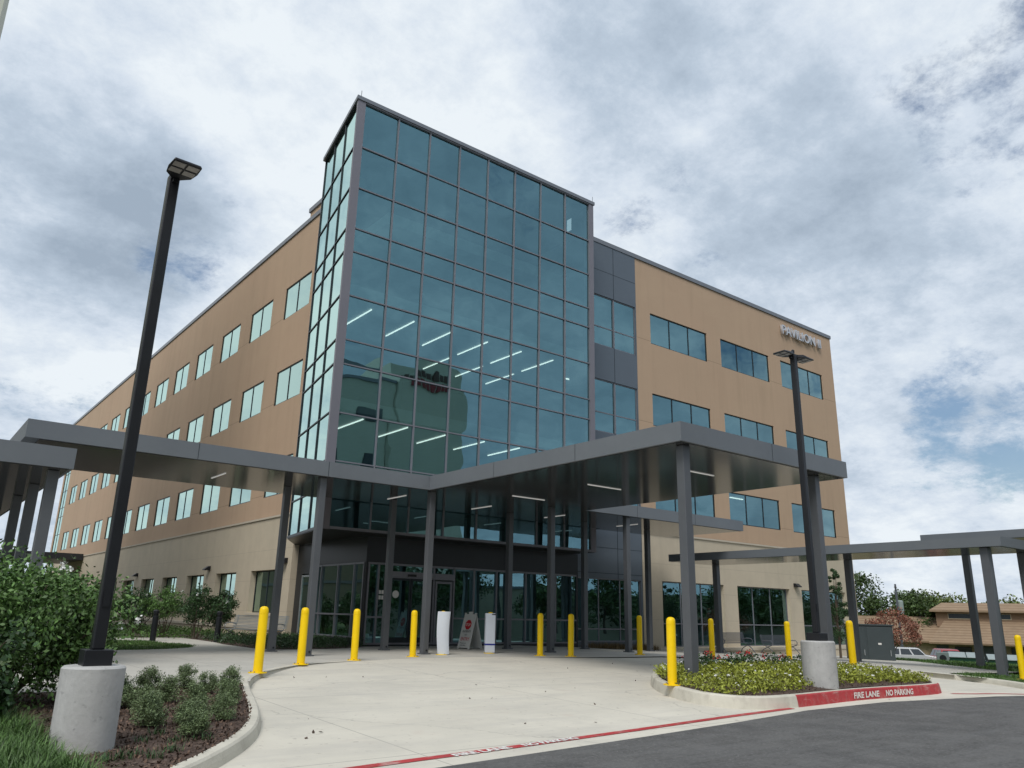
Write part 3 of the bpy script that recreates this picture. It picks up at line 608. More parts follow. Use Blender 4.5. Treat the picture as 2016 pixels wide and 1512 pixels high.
edo = ed.build('side_door', STEELP, bld); gg = MB(); gg.quad((XE, y0 + .05, .25), (XE, y1 - .05, .25), (XE, y1 - .05, 2.4), (XE, y0 + .05, 2.4)); gg.build('pane', GLASSD, edo)
hh = MB(); hh.tube([(XE - .03, y0 + .14, 1.25), (XE - .09, y0 + .14, 1.25), (XE - .09, y0 + .14, .9), (XE - .03, y0 + .14, .9)], .02, 8); hh.build('handle', STEELP, edo)
# sills / stone ledge at foot of right wall
lg = MB(); lg.box(16.9, 34.9, .98, YR - .045, -.32, -.18); lgo = lg.build('stone_ledge', LIME2, bld)
lg = MB(); lg.box(16.95, 34.85, 1.02, YR - .045, -1.4, -.32); lg.build('ledge_base', LIME, bld)
lg = MB(); lg.box(1.72, XL - .045, 7.2, 60, .34, .46); lg.build('stone_ledge', LIME2, bld)
lg = MB(); lg.box(1.78, XL - .045, 7.25, 60, -.3, .34); lg.build('ledge_base', LIME, bld)
def wall_lamp(p, n):
    n = Vector(n); u = Vector((-n.y, n.x, 0)); p = Vector(p); mb = MB()
    w = .17; prof = [(0, 0), (.10, 0), (.30, -.16), (.30, -.20), (0, -.20)]
    vs = [tuple(p + u * s * w + n * a + Vector((0, 0, b))) for s in (-1, 1) for a, b in prof]
    mb.add(vs, [(0, 1, 2, 3, 4), (9, 8, 7, 6, 5)] + [(i, (i + 1) % 5, 5 + (i + 1) % 5, 5 + i) for i in range(5)]); return mb.build('wall_lamp', BLK, bld)
wall_lamp((XL - .04, 16.95, 3.12), (-1, 0, 0)); wall_lamp((XL - .04, 7.45, 3.15), (-1, 0, 0)); wall_lamp((28.78, YR - .04, 3.1), (0, -1, 0)); wall_lamp((34.4, YR - .04, 3.1), (0, -1, 0)); wall_lamp((XL - .04, 30.9, 3.12), (-1, 0, 0))
# PAVILION II letters
LET = mat('brushed_letter_metal', (.62, .63, .66), .3, .5, var=.03)
put_text('sign_letters', 'PAVILION II', .84, frame_mat((29.35, YR - .12, 17.83), (1, 0, 0), (0, 0, 1)), LET, bld, extr=.07, width=4.25, bold=.004)

# ------------------------------------------------------------------ main canopy
def column(parent, x, y, z0, z1, w=.2):
    c = MB(); c.box(x - w / 2, x + w / 2, y - w / 2, y + w / 2, z0, z1); t = w * .2
    for sx in (-1, 1):
        c.box(*(sorted((x + sx * w / 2, x + sx * (w / 2 + .012)))), y - w / 2 - .012, y + w / 2 + .012, z0, z1) if False else None
    co_ = c.build('column', COLM, parent, bevel=.012)
    b = MB(); b.box(x - w * .72, x + w * .72, y - w * .72, y + w * .72, z0 - .02, z0 + .018); b.build('base_plate', COLM, co_)
    dh = MB(); dh.lathe([(.001, 0), (.028, 0), (.028, .004), (.001, .004)], (0, 0, 0), 12); d_ = dh.build('drain_hole', BLK, co_); d_.rotation_euler = (R(90), 0, 0); d_.location = (x + w * .12, y - w / 2 - .001, z0 + .09)
    return co_
can = thing('entrance_canopy', 'tall grey T-shaped canopy over the drop-off with a forward wing', 'canopy')
Z0, Z1 = 4.67, 5.08
T = [(-8.9, -3.92), (1.58, -3.92), (1.58, -13.5), (8.05, -13.5), (8.05, -3.92), (17.0, -3.92), (17.0, .25), (12.35, .25), (12.35, -.06), (-.14, -.06), (-.14, .25), (-8.9, .25)]
mb = MB(); mb.prism(T, Z0, Z1); mb.build('fascia', FASC, can)
Ti = [(-8.62, -3.84), (1.66, -3.84), (1.66, -13.42), (7.97, -13.42), (7.97, -3.84), (16.92, -3.84), (16.92, .17), (12.43, .17), (12.43, -.14), (-.2, -.14), (-.2, .17), (-8.62, .17)]
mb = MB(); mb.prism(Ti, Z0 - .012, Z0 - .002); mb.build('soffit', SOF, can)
sm = MB()
for x in (-5.2, -1.7, 10.6, 13.9): sm.box(x, x + .012, -3.923, -3.921, Z0, Z1)
for y in (-7.1, -10.3): sm.box(1.577, 1.579, y, y + .012, Z0, Z1); sm.box(8.051, 8.053, y, y + .012, Z0, Z1)
for x in (4.8,): sm.box(x, x + .012, -13.503, -13.501, Z0, Z1)
sm.build('panel_seam', DFRAME, can)
for x, y in ((-1.73, -3.65), (1.84, -3.65), (6.65, -3.65), (10.29, -3.65), (13.9, -3.65), (-1.75, -1.3), (1.87, -1.3), (6.72, -1.3), (10.4, -1.3), (14.0, -1.3), (1.98, -13.2), (7.12, -13.1)):
    isl_ = y < -10; column(can, x, y, W(x, y) + .02 if not isl_ else D(x, y) + .2, Z0 - .015, .205 if isl_ else .19)
for a, b, y in ((4.0, 5.3, -4.86), (4.1, 5.4, -8.1), (4.33, 5.36, -11.4)):
    mb = MB(); mb.box(a, b, y - .018, y + .018, Z0 - .03, Z0 - .013); mb.build('strip_light', LEDW, can)
for x in (8.35, 1.65, -4.0, 5.0, 12.2):
    mb = MB(); mb.box(x - .018, x + .018, -2.45, -1.3, Z0 - .03, Z0 - .013); mb.build('strip_light', LEDW, can)

def low_canopy(name, label, x0, x1, y0, y1, z0, z1, cols, w=.2):
    c = thing(name, label, 'canopy'); mb = MB(); mb.box(x0, x1, y0, y1, z0, z1); mb.build('fascia', FASC, c)
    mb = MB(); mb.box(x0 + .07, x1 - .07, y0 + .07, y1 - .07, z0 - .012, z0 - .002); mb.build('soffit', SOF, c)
    for x, y in cols: column(c, x, y, W(x, y), z0 - .015, w)
    return c
low_canopy('walkway_canopy', 'lower grey walkway canopy at the far left, above the big shrub', -17, -8.27, -6.7, 9, 3.67, 4.07, [(-8.55, -6.3), (-8.55, -3.9), (-8.55, -1.4), (-8.55, 3), (-16, -6.3), (-16, 3), (-12.3, 8)])
low_canopy('walkway_canopy', 'lower grey walkway canopy running toward the road at right', 16.3, 19.4, -13.8, -.45, 3.52, 3.82, [(16.6, -13.2), (19.15, -13.35), (19.1, -7.2), (19.0, -.9)], .24)
low_canopy('walkway_canopy', 'farther grey canopy rising behind the right-hand walkway canopy', 20.0, 25.5, -18, -9.7, 4.1, 4.38, [(23.3, -9.9), (22.8, -10.9), (20.6, -17.5), (25, -17.5)], .24)
lc = thing('side_porch', 'dark low porch roof at the far end of the left wall', 'canopy'); mb = MB(); mb.box(-4, XL - .1, 49, 58, 4.6, 5.1); mb.build('roof_slab', DPANEL, lc)
for x, y in ((-3.7, 49.4), (-3.7, 57.6)): column(lc, x, y, 0, 4.6)

# ------------------------------------------------------------------ lamp posts
def head_mesh():
    """LED area-light head, arm at origin pointing +x"""
    h = MB(); top = []; out_ = [(0, .05), (.10, .06), (.22, .17), (.40, .20), (.62, .19), (.62, -.19), (.40, -.20), (.22, -.17), (.10, -.06), (0, -.05)]
    n = len(out_)
    vs = [(x, y, -.02) for x, y in out_] + [(x * .985, y * .9, .055 - .04 * (x > .3)) for x, y in out_]
    h.add(vs, [tuple(range(n - 1, -1, -1)), tuple(range(n, 2 * n))] + [(i, (i + 1) % n, n + (i + 1) % n, n + i) for i in range(n)]); return h
LENS = mat('led_lens', (.42, .40, .38), .3, var=.05)
def lamp_post(label, loc, zb_, zt_, heads, pr=.31, pier=(-.4, .8), box=.17, tilt=0):
    t = thing('lamp_post', label, 'lamp post', loc); z0 = loc[2]
    p = MB(); a, b = pier; p.lathe([(pr, a), (pr, b - .02), (pr - .02, b), (0.001, b + .004)], (0, 0, 0), 40); p.build('concrete_pier', BASEC, t, smooth=True)
    q = MB(); q.box(-box, box, -box, box, b, b + .15); q.build('base_cover', BLK, t, bevel=.008)
    q = MB(); w = .058; q.box(-w, w, -w, w, b + .15, zt_ - z0); po_ = q.build('pole', BLK, t, bevel=.012)
    hc = MB(); hc.box(-.03, .03, -w - .012, -w - .001, b + .55, b + .7); hc.build('hand_hole_cover', BLK, po_)
    for ang in heads:
        h = head_mesh().build('lamp_head', BLK, t, bevel=.01); h.location = (0, 0, zt_ - z0 - .05); h.rotation_euler = (0, -tilt, ang); h.scale = (.84, .82, 1)
        l = MB()
        for x0 in (.30, .47):
            for y0 in (-.165, .015): l.box(x0, x0 + .12, y0, y0 + .15, -.028, -.021)
        l.build('led_lens', LENS, h)
        a_ = MB(); a_.box(.02, .14, -.035, .035, -.06, .03); a_.build('arm', BLK, h)
    return t
lamp_post('near lamp post on a round concrete pier beside the big left shrub', (-9.025, -14.873, -.2), -.2, 5.98, [R(-88)], .285, (-.1, .80), .128)
l2 = lamp_post('twin-headed lamp post on a concrete pier in the flower island', (3.87, -14.8, -.15), -.15, 6.72, [R(178), R(-4)], .32, (-.1, .94), .145)
pc_ = MB(); pc_.lathe([(.035, 0), (.035, .06), (.02, .08)], (0, 0, 6.9), 10); pc_.build('photocell', BLK, l2)

# ------------------------------------------------------------------ bollards
BP = [((-4.91, -8.55), 'yellow bollard at the kerb nearest the small shrubs'), ((-3.21, -6.63), 'yellow bollard at the curve, in front of the canopy corner column'), ((-1.39, -5.62), 'yellow bollard before the left entrance glass, bolted to the kerb end'), ((.86, -4.65), 'yellow bollard in front of the sliding entrance doors'),
      ((2.23, -3.99), 'yellow bollard almost hidden by the plain white wrap, only its dome showing'), ((4.17, -3.67), 'bollard inside the white wrap with a blue band'),
      ((4.86, -5.24), 'yellow bollard left of the slim column near mid-plaza'), ((5.57, -5.8), 'yellow bollard right of the slim column near mid-plaza'), ((8.69, -5.65), 'yellow bollard in front of the dark panels right of the entrance'),
      ((1.05, -13.5), 'yellow bollard at the left tip of the flower island beside the front canopy column'), ((10.45, -7.13), 'yellow bollard before the first steel bench'), ((11.52, -9.19), 'yellow bollard before the second steel bench, left of the concrete pier'), ((8.48, -12.93), 'yellow bollard at the right rear of the flower island'), ((14.96, -14.34), 'yellow bollard on the grass at the right driveway exit, at the picture edge')]
b0 = thing('bollard', BP[0][1], 'bollard', (BP[0][0][0], BP[0][0][1], W(*BP[0][0])), 0, 'yellow bollards around the drop-off')
mb = MB(); mb.lathe([(.092, 0), (.088, .05), (.086, 1.12), (.083, 1.15), (.068, 1.185), (.038, 1.203), (.001, 1.208)], (0, 0, 0), 28); mb.lathe([(.0885, 1.07), (.0885, 1.085)], (0, 0, 0), 28, caps=False); mb.build('sleeve', YEL, b0, smooth=True)
mb = MB(); mb.lathe([(.17, 0), (.17, .018), (.09, .024)], (0, 0, 0), 28); pl = mb.build('base_flange', YEL, b0, smooth=True)
for k in range(4):
    mb = MB(); a = R(45 + 90 * k); mb.lathe([(.014, .018), (.014, .035), (.001, .037)], (.135 * math.cos(a), .135 * math.sin(a), 0), 8); mb.build('bolt', STEEL, b0)
for i, ((x, y), lab) in enumerate(BP[1:]):
    z = D(x, y) + .2 if i + 1 in (9, 12) else W(x, y); bo_ = dup(b0, (x, y, z), 0.3 * i, lab); bo_.rotation_euler = (R(random.uniform(-.5, .5)), R(random.uniform(-.5, .5)), .3 * i)
# white wraps
def wrap(name, label, x, y, w, h, bend, taper, z=0):
    mb = MB(); n = 9; m_ = 10
    for j in range(m_ + 1):
        t = j / m_; off = bend * math.sin(t * 2.6); ww = w * (1 + taper * (t - .5))
        for i in range(n + 1):
            s = (i / n - .5); dx = s * ww; dy = -.105 - .03 * math.cos(s * math.pi) + .09 * abs(s) ** 2
            mb.v.append((x + dx * .86 + off, y + dx * -.45 + dy, z + .02 + h * t))
    for j in range(m_):
        for i in range(n): mb.f.append((j * (n + 1) + i, j * (n + 1) + i + 1, (j + 1) * (n + 1) + i + 1, (j + 1) * (n + 1) + i)); mb.mi.append(0)
    o = mb.build(name, mat('white_board', (.62, .66, .72), .6, var=.04)); sm_ = o.modifiers.new('thickness', 'SOLIDIFY'); sm_.thickness = .012
    return tag(o, label, 'banner')
wrap('folded_banner', 'plain white banner sheet leaning round a bollard, left of the folding sign', 2.23, -3.99, .36, 1.17, -.05, .10)
w2 = thing('folded_banner', 'white paper-wrapped board with a blue band, right of the folding sign', 'banner', (4.17, -3.67, 0), R(-28))
mb = MB(); mb.box(-.15, .15, -.13, .12, .02, 1.17); mb.build('wrapping', mat('white_paper', (.60, .64, .72), .5, var=.05), w2, bevel=.02)
mb = MB(); mb.box(-.155, .155, -.135, .125, .24, .285); mb.build('blue_band', mat('blue_tape', (.01, .02, .25), .4), w2)
mb = MB(); mb.box(.03, .152, -.137, -.132, 1.12, 1.15); mb.build('strap', BLK, w2)
# A-frame sign
af = thing('folding_sign', 'white A-frame stop sign standing before the entrance glass', 'sign', (5.32, -1.05, 0), R(-86))
WP = mat('white_sign_plastic', (.62, .62, .60), .45, var=.04)
H = 1.2; tl = R(14.5)
for sgn in (-1, 1):
    mb = MB(); u = Vector((1, 0, 0)); up = Vector((0, -sgn * math.sin(tl) * -1, math.cos(tl))); up = Vector((0, -sgn * -math.sin(tl) * -1 if False else sgn * -math.sin(tl), math.cos(tl)))
    base = Vector((-.31, sgn * .29, 0)); nrm = u.cross(up).normalized() * .015
    mb.obox(base + up * .06, u * .62, nrm * 1.2, up * (H - .1)); mb.obox(base, u * .07, nrm * 2, up * H); mb.obox(base + u * .55, u * .07, nrm * 2, up * H); mb.obox(base + u * .23 + up * (H - .08), u * .16, nrm * 2, up * .12); mb.obox(base + up * .04 + u * .07, u * .48, nrm * 2, up * .04)
    pn_ = mb.build('sign_panel', WP, af)
    if sgn == -1:
        fo = base - nrm * .6 * (1 if nrm.y > 0 else -1)
        fn = Vector((0, -math.cos(tl), -math.sin(tl) * -1)); fn = u.cross(up).normalized(); fn = fn if fn.y < 0 else -fn
        off = fn * (.034 if False else .012) + (Vector((0, 0, 0)))
        def onp(a, b, e=.004): return base + u * a + up * b + fn * (.004 + e) + (nrm * 1.2 if nrm.dot(fn) > 0 else Vector((0, 0, 0)))
        oc = MB(); c = (.31, .80)
        oc.add([tuple(onp(c[0] + .17 * math.cos(R(22.5 + 45 * k)), c[1] + .17 * math.sin(R(22.5 + 45 * k)))) for k in range(8)], [tuple(range(8))]); RDS = mat('sign_red', (.5, .01, .02), .5)
        oc.build('stop_octagon', RDS, pn_)
        def T_(s, a, b, size, wd, m): 
            p_ = onp(a, b, .008); put_text('sign_text', s, size, frame_mat(p_, u, up), m, pn_, width=wd)
        BKT = mat('sign_black', (.03, .03, .035), .6)
        T_('STOP', .19, .755, .13, .24, WHT); T_('PATIENTS', .10, .545, .10, .42, BKT); T_('NO', .25, .44, .075, .10, BKT); T_('ENTRY', .09, .27, .16, .44, RDS); T_('Please use', .10, .17, .06, .30, BKT); T_('main door', .10, .10, .06, .30, BKT)

# ------------------------------------------------------------------ benches, path bollards, cabinet
def bench(label, loc, rz, m):
    t = thing('bench', label, 'bench', loc, rz, 'steel slatted benches'); L_ = 2.4
    s = MB()
    for k in range(9): y = -.28 + k * .055; s.box(-L_ / 2, L_ / 2, y, y + .032, .435 + .004 * abs(k - 4), .45 + .004 * abs(k - 4))
    s.build('seat', m, t)
    s = MB()
    for k in range(9): z = .50 + k * .048; y = .22 + .012 * k; s.box(-L_ / 2, L_ / 2, y, y + .012, z, z + .03)
    s.build('backrest', m, t)
    for x in (-L_ / 2 + .12, L_ / 2 - .12):
        a = MB(); a.tube([(x, -.42, 0), (x, -.22, .22), (x, -.02, .36), (x, .2, .44), (x, .30, .70), (x, .34, .93)], .02, 8); a.tube([(x, .42, 0), (x, .28, .2), (x, .02, .34), (x, -.26, .44), (x, -.30, .56), (x, -.22, .65), (x, .05, .66), (x, .27, .62)], .02, 8); a.build('leg', m, t, smooth=True)
    return t
bb = bench('grey slatted bench on the right walk, between the first two yellow bollards', (21.7, .35, W(21.7, .35)), 0, STEEL)
dup(bb, (25.4, .3, W(25.4, .3)), 0, 'grey slatted bench on the right walk, left of the concrete pier')
bench('pale steel bench beside the left path, behind the nearest yellow bollard', (-.15, 4.3, 0), R(-62), STEELP)
pb = thing('path_light', 'short black round path light right of the myrtles, nearer the bench', 'path light', (-1.12, 5.18, 0), 0, 'black path lights')
mb = MB(); mb.lathe([(.1, 0), (.1, .82), (.075, .83), (.075, .90), (.1, .91), (.1, 1.0), (.07, 1.03), (.001, 1.04)], (0, 0, 0), 20); mb.build('body', BLK, pb, smooth=True)
mb = MB(); mb.lathe([(.125, 0), (.125, .012)], (0, 0, 0), 20); mb.build('base_ring', BLK, pb)
dup(pb, (-2.98, 6.2, 0), 0, 'short black round path light among the myrtles, farther left')
cb = thing('utility_cabinet', 'dark green-grey electrical cabinet on the grass by the right sidewalk', 'utility cabinet', (26.2, -3.9, W(26.2, -3.9) - .1), R(-58))
mb = MB(); mb.box(-.95, 1.05, -.6, .6, 0, 1.62); mb.build('body', CABM, cb, bevel=.02)
mb = MB(); mb.box(-1.0, 1.1, -.65, .65, 1.62, 1.68); mb.build('lid', CABM, cb)
for x0, x1 in ((-.9, -.12), (-.06, .98)):
    mb = MB(); mb.box(x0, x1, -.62, -.602, .1, 1.55); d_ = mb.build('door', CABM, cb, bevel=.006)
    h_ = MB(); h_.box(x1 - .12, x1 - .09, -.66, -.622, .3, .55); h_.build('handle', STEELP, d_)
    h_ = MB(); h_.box((x0 + x1) / 2 - .08, (x0 + x1) / 2 + .06, -.627, -.622, .78, .86); h_.build('label_plate', WHT, d_)

# ------------------------------------------------------------------ vegetation
def leaves(cs, size, up=.4, aspect=.5, mi=None, fold=True):
    """numpy leaf quads: cs (N,3) centres"""
    n = len(cs); sz = size * (0.7 + .6 * rng.random(n))
    d = rng.normal(size=(n, 3)); d /= np.linalg.norm(d, axis=1)[:, None]
    u = rng.normal(size=(n, 3)); u[:, 2] += up; w = np.cross(d, u); w /= (np.linalg.norm(w, axis=1)[:, None] + 1e-9)
    a = d * sz[:, None]; b = w * sz[:, None] * aspect
    v = np.stack([cs - a * .5, cs + b * .5, cs + a * .5, cs - b * .5], 1).reshape(-1, 3)
    mb = MB(); mb.nonorm = True; mb.v = list(map(tuple, v.tolist())); mb.f = [(4 * i, 4 * i + 1, 4 * i + 2, 4 * i + 3) for i in range(n)]; mb.mi = [0] * n if mi is None else list(mi)
    return mb
def clump_points(n, centers, rad, flat=.8):
    k = rng.integers(0, len(centers), n); c = np.array(centers)[k]; p = rng.normal(size=(n, 3)); p /= np.linalg.norm(p, axis=1)[:, None]
    r_ = np.array(rad)[k] * (rng.random(n) ** .45); p = p * r_[:, None]; p[:, 2] *= flat; return c + p
def shrub(name, label, cat, loc, rx, ry, h, nleaf, lsize, m, nclump=30, stems=5, z0=.25, group=None, flowers=0, fm=None, stemr=.015, flat=.8, aspect=.5, bright=None, cr=.28):
    t = thing(name, label, cat, loc, random.random() * 6, group); cen = []; rad = []
    for i in range(nclump):
        while True:
            p = Vector((random.uniform(-1, 1), random.uniform(-1, 1), random.uniform(-1, 1)))
            if .35 < p.length < 1: break
        cen.append((p.x * rx * (1 - cr * .6), p.y * ry * (1 - cr * .6), z0 * h + (p.z * .5 + .5) * h * (1 - z0) * .93)); rad.append(min(rx, h) * cr * random.uniform(.6, 1.35))
    ms = MB()
    for i in range(max(stems, 1)):
        c = Vector(cen[i % nclump]); b = Vector((random.uniform(-.08, .08), random.uniform(-.08, .08), -.03)); mid = b.lerp(c, .5) + Vector((random.uniform(-.08, .08), random.uniform(-.08, .08), .05)) * min(1, h)
        ms.tube([b, mid, c], [stemr, stemr * .75, stemr * .4], 6)
    ms.build('stems', BARK, t, smooth=True)
    pts = clump_points(nleaf, cen, rad, flat); pts[:, 2] = np.maximum(pts[:, 2], .03)
    leaves(pts, lsize, aspect=aspect).build('foliage', m, t)
    if flowers:
        k = [cen[i % nclump] for i in range(flowers)]; f = MB(); pp = []
        for c in k:
            d = Vector((c[0], c[1], c[2] - h * .5)).normalized(); o_ = Vector(c) + d * min(rx, h) * cr * .95
            for _ in range(26): pp.append(o_ + Vector((random.gauss(0, .025), random.gauss(0, .025), random.gauss(0, .028))))
        leaves(np.array([tuple(q_) for q_ in pp]), .035, aspect=.9).build('blossom', fm, t)
    return t
shrub('myrtle_shrub', 'large leafy crape myrtle with a few white blossoms, filling the left edge', 'shrub', (-9.35, -11.6, -.06), 1.35, 1.3, 1.86, 30000, .066, L_MYR, 84, 9, .12, flowers=9, fm=FLW, stemr=.024, cr=.30)
shrub('myrtle_shrub', 'dark leafy lower shrub tucked behind the near lamp pier', 'shrub', (-10.1, -13.3, -.1), .9, .9, 1.1, 7000, .08, L_DK, 40, 6, .1, stemr=.02)
for i, (x, y, rx, h, lab) in enumerate(((-2.75, 10.2, 1.15, 1.75, 'leafy myrtle shrub nearest the near lamp pole, by the left wall'), (-1.75, 9.6, 1.05, 1.95, 'leafy myrtle shrub behind the farther path light'), (-.95, 8.2, 1.0, 2.0, 'multi-stemmed myrtle shrub left of the pale bench'), (-4.2, 13.5, 1.3, 1.7, 'leafy myrtle shrub farthest left along the wall bed'), (.1, 8.8, .8, 1.85, 'slim myrtle shrub closest to the left wall near the bench'))):
    shrub('myrtle_shrub', lab, 'shrub', (x, y, 0), rx, rx * .9, h, 4200, .085, L_MYR if i % 2 else L_DK, 36, 8, .28, 'myrtles along the left wall', flowers=2 if i < 3 else 0, fm=FLW, stemr=.018, cr=.27)
pos = [(-7.44, -10.85), (-6.88, -10.75), (-6.30, -11.05), (-8.12, -12.45), (-7.52, -12.12), (-6.79, -11.45), (-7.95, -11.2), (-7.42, -13.0), (-8.05, -13.22), (-8.5, -13.0), (-7.33, -13.8), (-7.94, -14.65), (-6.88, -12.6), (-8.2, -13.95), (-7.75, -13.95)]
sh0 = None
grp = 'small round shrubs in the mulch bed'
slab = ['small round olive shrub at the rear of the mulch bed, nearest the near pier', 'small round olive shrub in the back row, middle', 'small round olive shrub in the back row, nearest the first bollard', 'low olive shrub in the middle of the bed, left side', 'low olive shrub at the centre of the mulch bed', 'low olive shrub right of centre in the mulch bed',
        'small round olive shrub at the left end of the back row, beside the pier', 'olive shrub in the front half of the bed, right of centre', 'olive shrub in the front half of the bed, left of centre', 'olive shrub close behind the near pier, mid-bed', 'frontmost olive shrub toward the curved kerb', 'frontmost olive shrub of the whole mulch bed', 'olive shrub against the curved kerb', 'olive shrub in the front cluster, on the side of the pier', 'olive shrub in the front cluster, just behind the frontmost one']
vars_ = []
for i, (x, y) in enumerate(pos):
    if i < 3:
        s_ = shrub('round_shrub', slab[i], 'shrub', (x, y, W(x, y)), .20, .20, .34, 4600, .026, L_OLV, 34, 6, .0, grp, stemr=.006, aspect=.35, cr=.44); vars_.append(s_)
    else: dup(vars_[i % 3], (x, y, W(x, y)), random.random() * 6, slab[i], (random.uniform(.9, 1.1),) * 2 + (random.uniform(.8, 1.05),))
def blades(name, pts, h, m, n, label, cat, parent=None, spread=.12, width=.007, lean=.6, kind=None):
    mb = MB(); mb.nonorm = True
    for (x, y, z) in pts:
        for _ in range(n):
            a = random.uniform(0, 6.283); hh = h * random.uniform(.55, 1.1); l = random.uniform(.15, lean) * hh; bx, by = x + random.gauss(0, spread * .4), y + random.gauss(0, spread * .4)
            dx, dy = math.cos(a), math.sin(a); wx, wy = -dy * width, dx * width; b = len(mb.v)
            for t, k in ((0, 1), (.5, .8), (1, .08)):
                X = bx + dx * l * t * t; Y = by + dy * l * t * t; Zz = z + hh * (t - .25 * t * t * (l / hh) * 1.2)
                mb.v += [(X - wx * k, Y - wy * k, Zz), (X + wx * k, Y + wy * k, Zz)]
            mb.f += [(b, b + 1, b + 3, b + 2), (b + 2, b + 3, b + 5, b + 4)]; mb.mi += [0, 0]
    o = mb.build(name, m, parent)
    return tag(o, label, cat, kind=kind) if label else o
pts = []
while len(pts) < 210:
    x, y = random.uniform(-10.6, -8.75), random.uniform(-16.9, -13.2)
    if (Vector((x, y)) - Vector((-8.99, -14.9))).length < .36 or y < -16.7 or x > -9.42 + .12 * max(0, -15.2 - y): continue
    pts.append((x, y, W(x, y)))
blades('liriope_grass', pts, .27, L_GR, 52, 'arching bright green liriope grass filling the bottom-left corner', 'grass', spread=.16, width=.0065, lean=1.5, kind='stuff')
pts = [(-8.35, -15.35, W(-8.3, -15.3)), (-8.15, -14.9, -.15), (-8.45, -14.75, -.15), (-7.9, -14.9, -.15), (-8.55, -15.6, -.16), (-8.2, -14.4, -.13), (-8.7, -15.35, -.16), (-8.8, -15.5, -.16), (-8.95, -15.55, -.16)]
blades('weed_tufts', pts, .09, L_DK, 34, 'small weedy tufts in the mulch near the pier', 'grass', spread=.12, width=.005, lean=1., kind='stuff')
def scatter(poly, n, zf, cond=None):
    xs = [p[0] for p in poly]; ys = [p[1] for p in poly]; out = []
    while len(out) < n:
        p = (random.uniform(min(xs), max(xs)), random.uniform(min(ys), max(ys)))
        if inside(p, poly) and (cond is None or cond(*p)): out.append((p[0], p[1], zf(*p)))
    return out
blades('lawn_grass', scatter(lawnL, 3000, W, lambda x, y: x > -10), .055, L_LAWN, 7, 'short mown grass of the small left lawn', 'grass', spread=.2, width=.006, kind='stuff')
blades('verge_grass', scatter(grassK, 1500, W), .07, L_LAWN, 7, 'short grass on the right corner verge', 'grass', spread=.2, width=.007, kind='stuff')
blades('bank_grass', scatter(grassR, 2500, W, lambda x, y: x < 38), .12, L_LAWN, 6, 'rough grass along the right-hand bank', 'grass', spread=.3, width=.012, kind='stuff')
# groundcover under the left entrance glass and along the wall
p3 = scatter(bedE, 900, W, lambda x, y: y < 7); cs = np.array([(x + random.gauss(0, .09), y + random.gauss(0, .09), z + random.uniform(.03, .33) * (1 - .3 * random.random())) for x, y, z in p3 for _ in range(16)])
tag(leaves(cs, .06).build('groundcover', L_DK), 'dark green groundcover in the bed left of the entrance', 'groundcover', kind='stuff')
p3 = scatter([(-4, 7.6), (1.7, 9.3), (1.7, 22), (-6, 22)], 1500, W); cs = np.array([(x + random.gauss(0, .12), y + random.gauss(0, .12), z + random.uniform(.02, .25)) for x, y, z in p3 for _ in range(7)])
tag(leaves(cs, .08).build('wall_groundcover', L_LAWN), 'low greenery under the myrtles along the wall', 'groundcover', kind='stuff')
blades('dry_grass', scatter(bedS, 60, W), .3, leafm('straw_blade', (.19, .13, .05)), 30, 'dry ornamental grass in the narrow bed right of the entrance', 'grass', spread=.2, width=.006, lean=.8, kind='stuff')
# flower island
ok = lambda x, y: (Vector((x, y)) - Vector((3.87, -14.8))).length > .40 and y > -15.1 + .12 * math.sin(x * 5) and inside((x, y), isl_in)
p3 = scatter(island, 2100, I, lambda x, y: ok(x, y) and y > -14.95)
cs = []
for x, y, z in p3:
    hh = random.uniform(.06, .20)
    for _ in range(15): cs.append((x + random.gauss(0, .05), y + random.gauss(0, .05), z + hh * random.random()))
tag(leaves(np.array(cs), .062, aspect=.45).build('bedding_plants', L_YG), 'yellow-green bedding plants covering the flower island', 'bedding plants', kind='stuff')
fl = []
for x, y, z in p3[:330]:
    c = (x, y, z + random.uniform(.11, .21)); fl += [(c[0] + random.gauss(0, .014), c[1] + random.gauss(0, .014), c[2] + random.gauss(0, .006)) for _ in range(4)]
tag(leaves(np.array(fl), .032, aspect=.9, up=3).build('white_flowers', FLW), 'tiny white flowers sprinkled over the bedding plants', 'flowers', kind='stuff')
rs = scatter([(2.9, -12.6), (7.9, -12.6), (7.9, -11.5), (3.2, -11.5)], 60, I, lambda x, y: inside((x, y), isl_in))
cs = []; dk = []
for x, y, z in rs:
    hh = random.uniform(.22, .38); dk += [(x + random.gauss(0, .07), y + random.gauss(0, .07), z + random.uniform(.03, hh)) for _ in range(30)]
    if random.random() < .5 and x < 6.6: cs += [(x + random.gauss(0, .03), y + random.gauss(0, .03), z + hh + random.uniform(-.02, .07)) for _ in range(12)]
tag(leaves(np.array(dk), .07).build('salvia_leaves', L_DK), 'dark leaves of the red flowers at the back of the island', 'bedding plants', kind='stuff')
tag(leaves(np.array(cs), .04, aspect=.8).build('red_flowers', FLR), 'red flower spikes at the back of the island', 'flowers', kind='stuff')
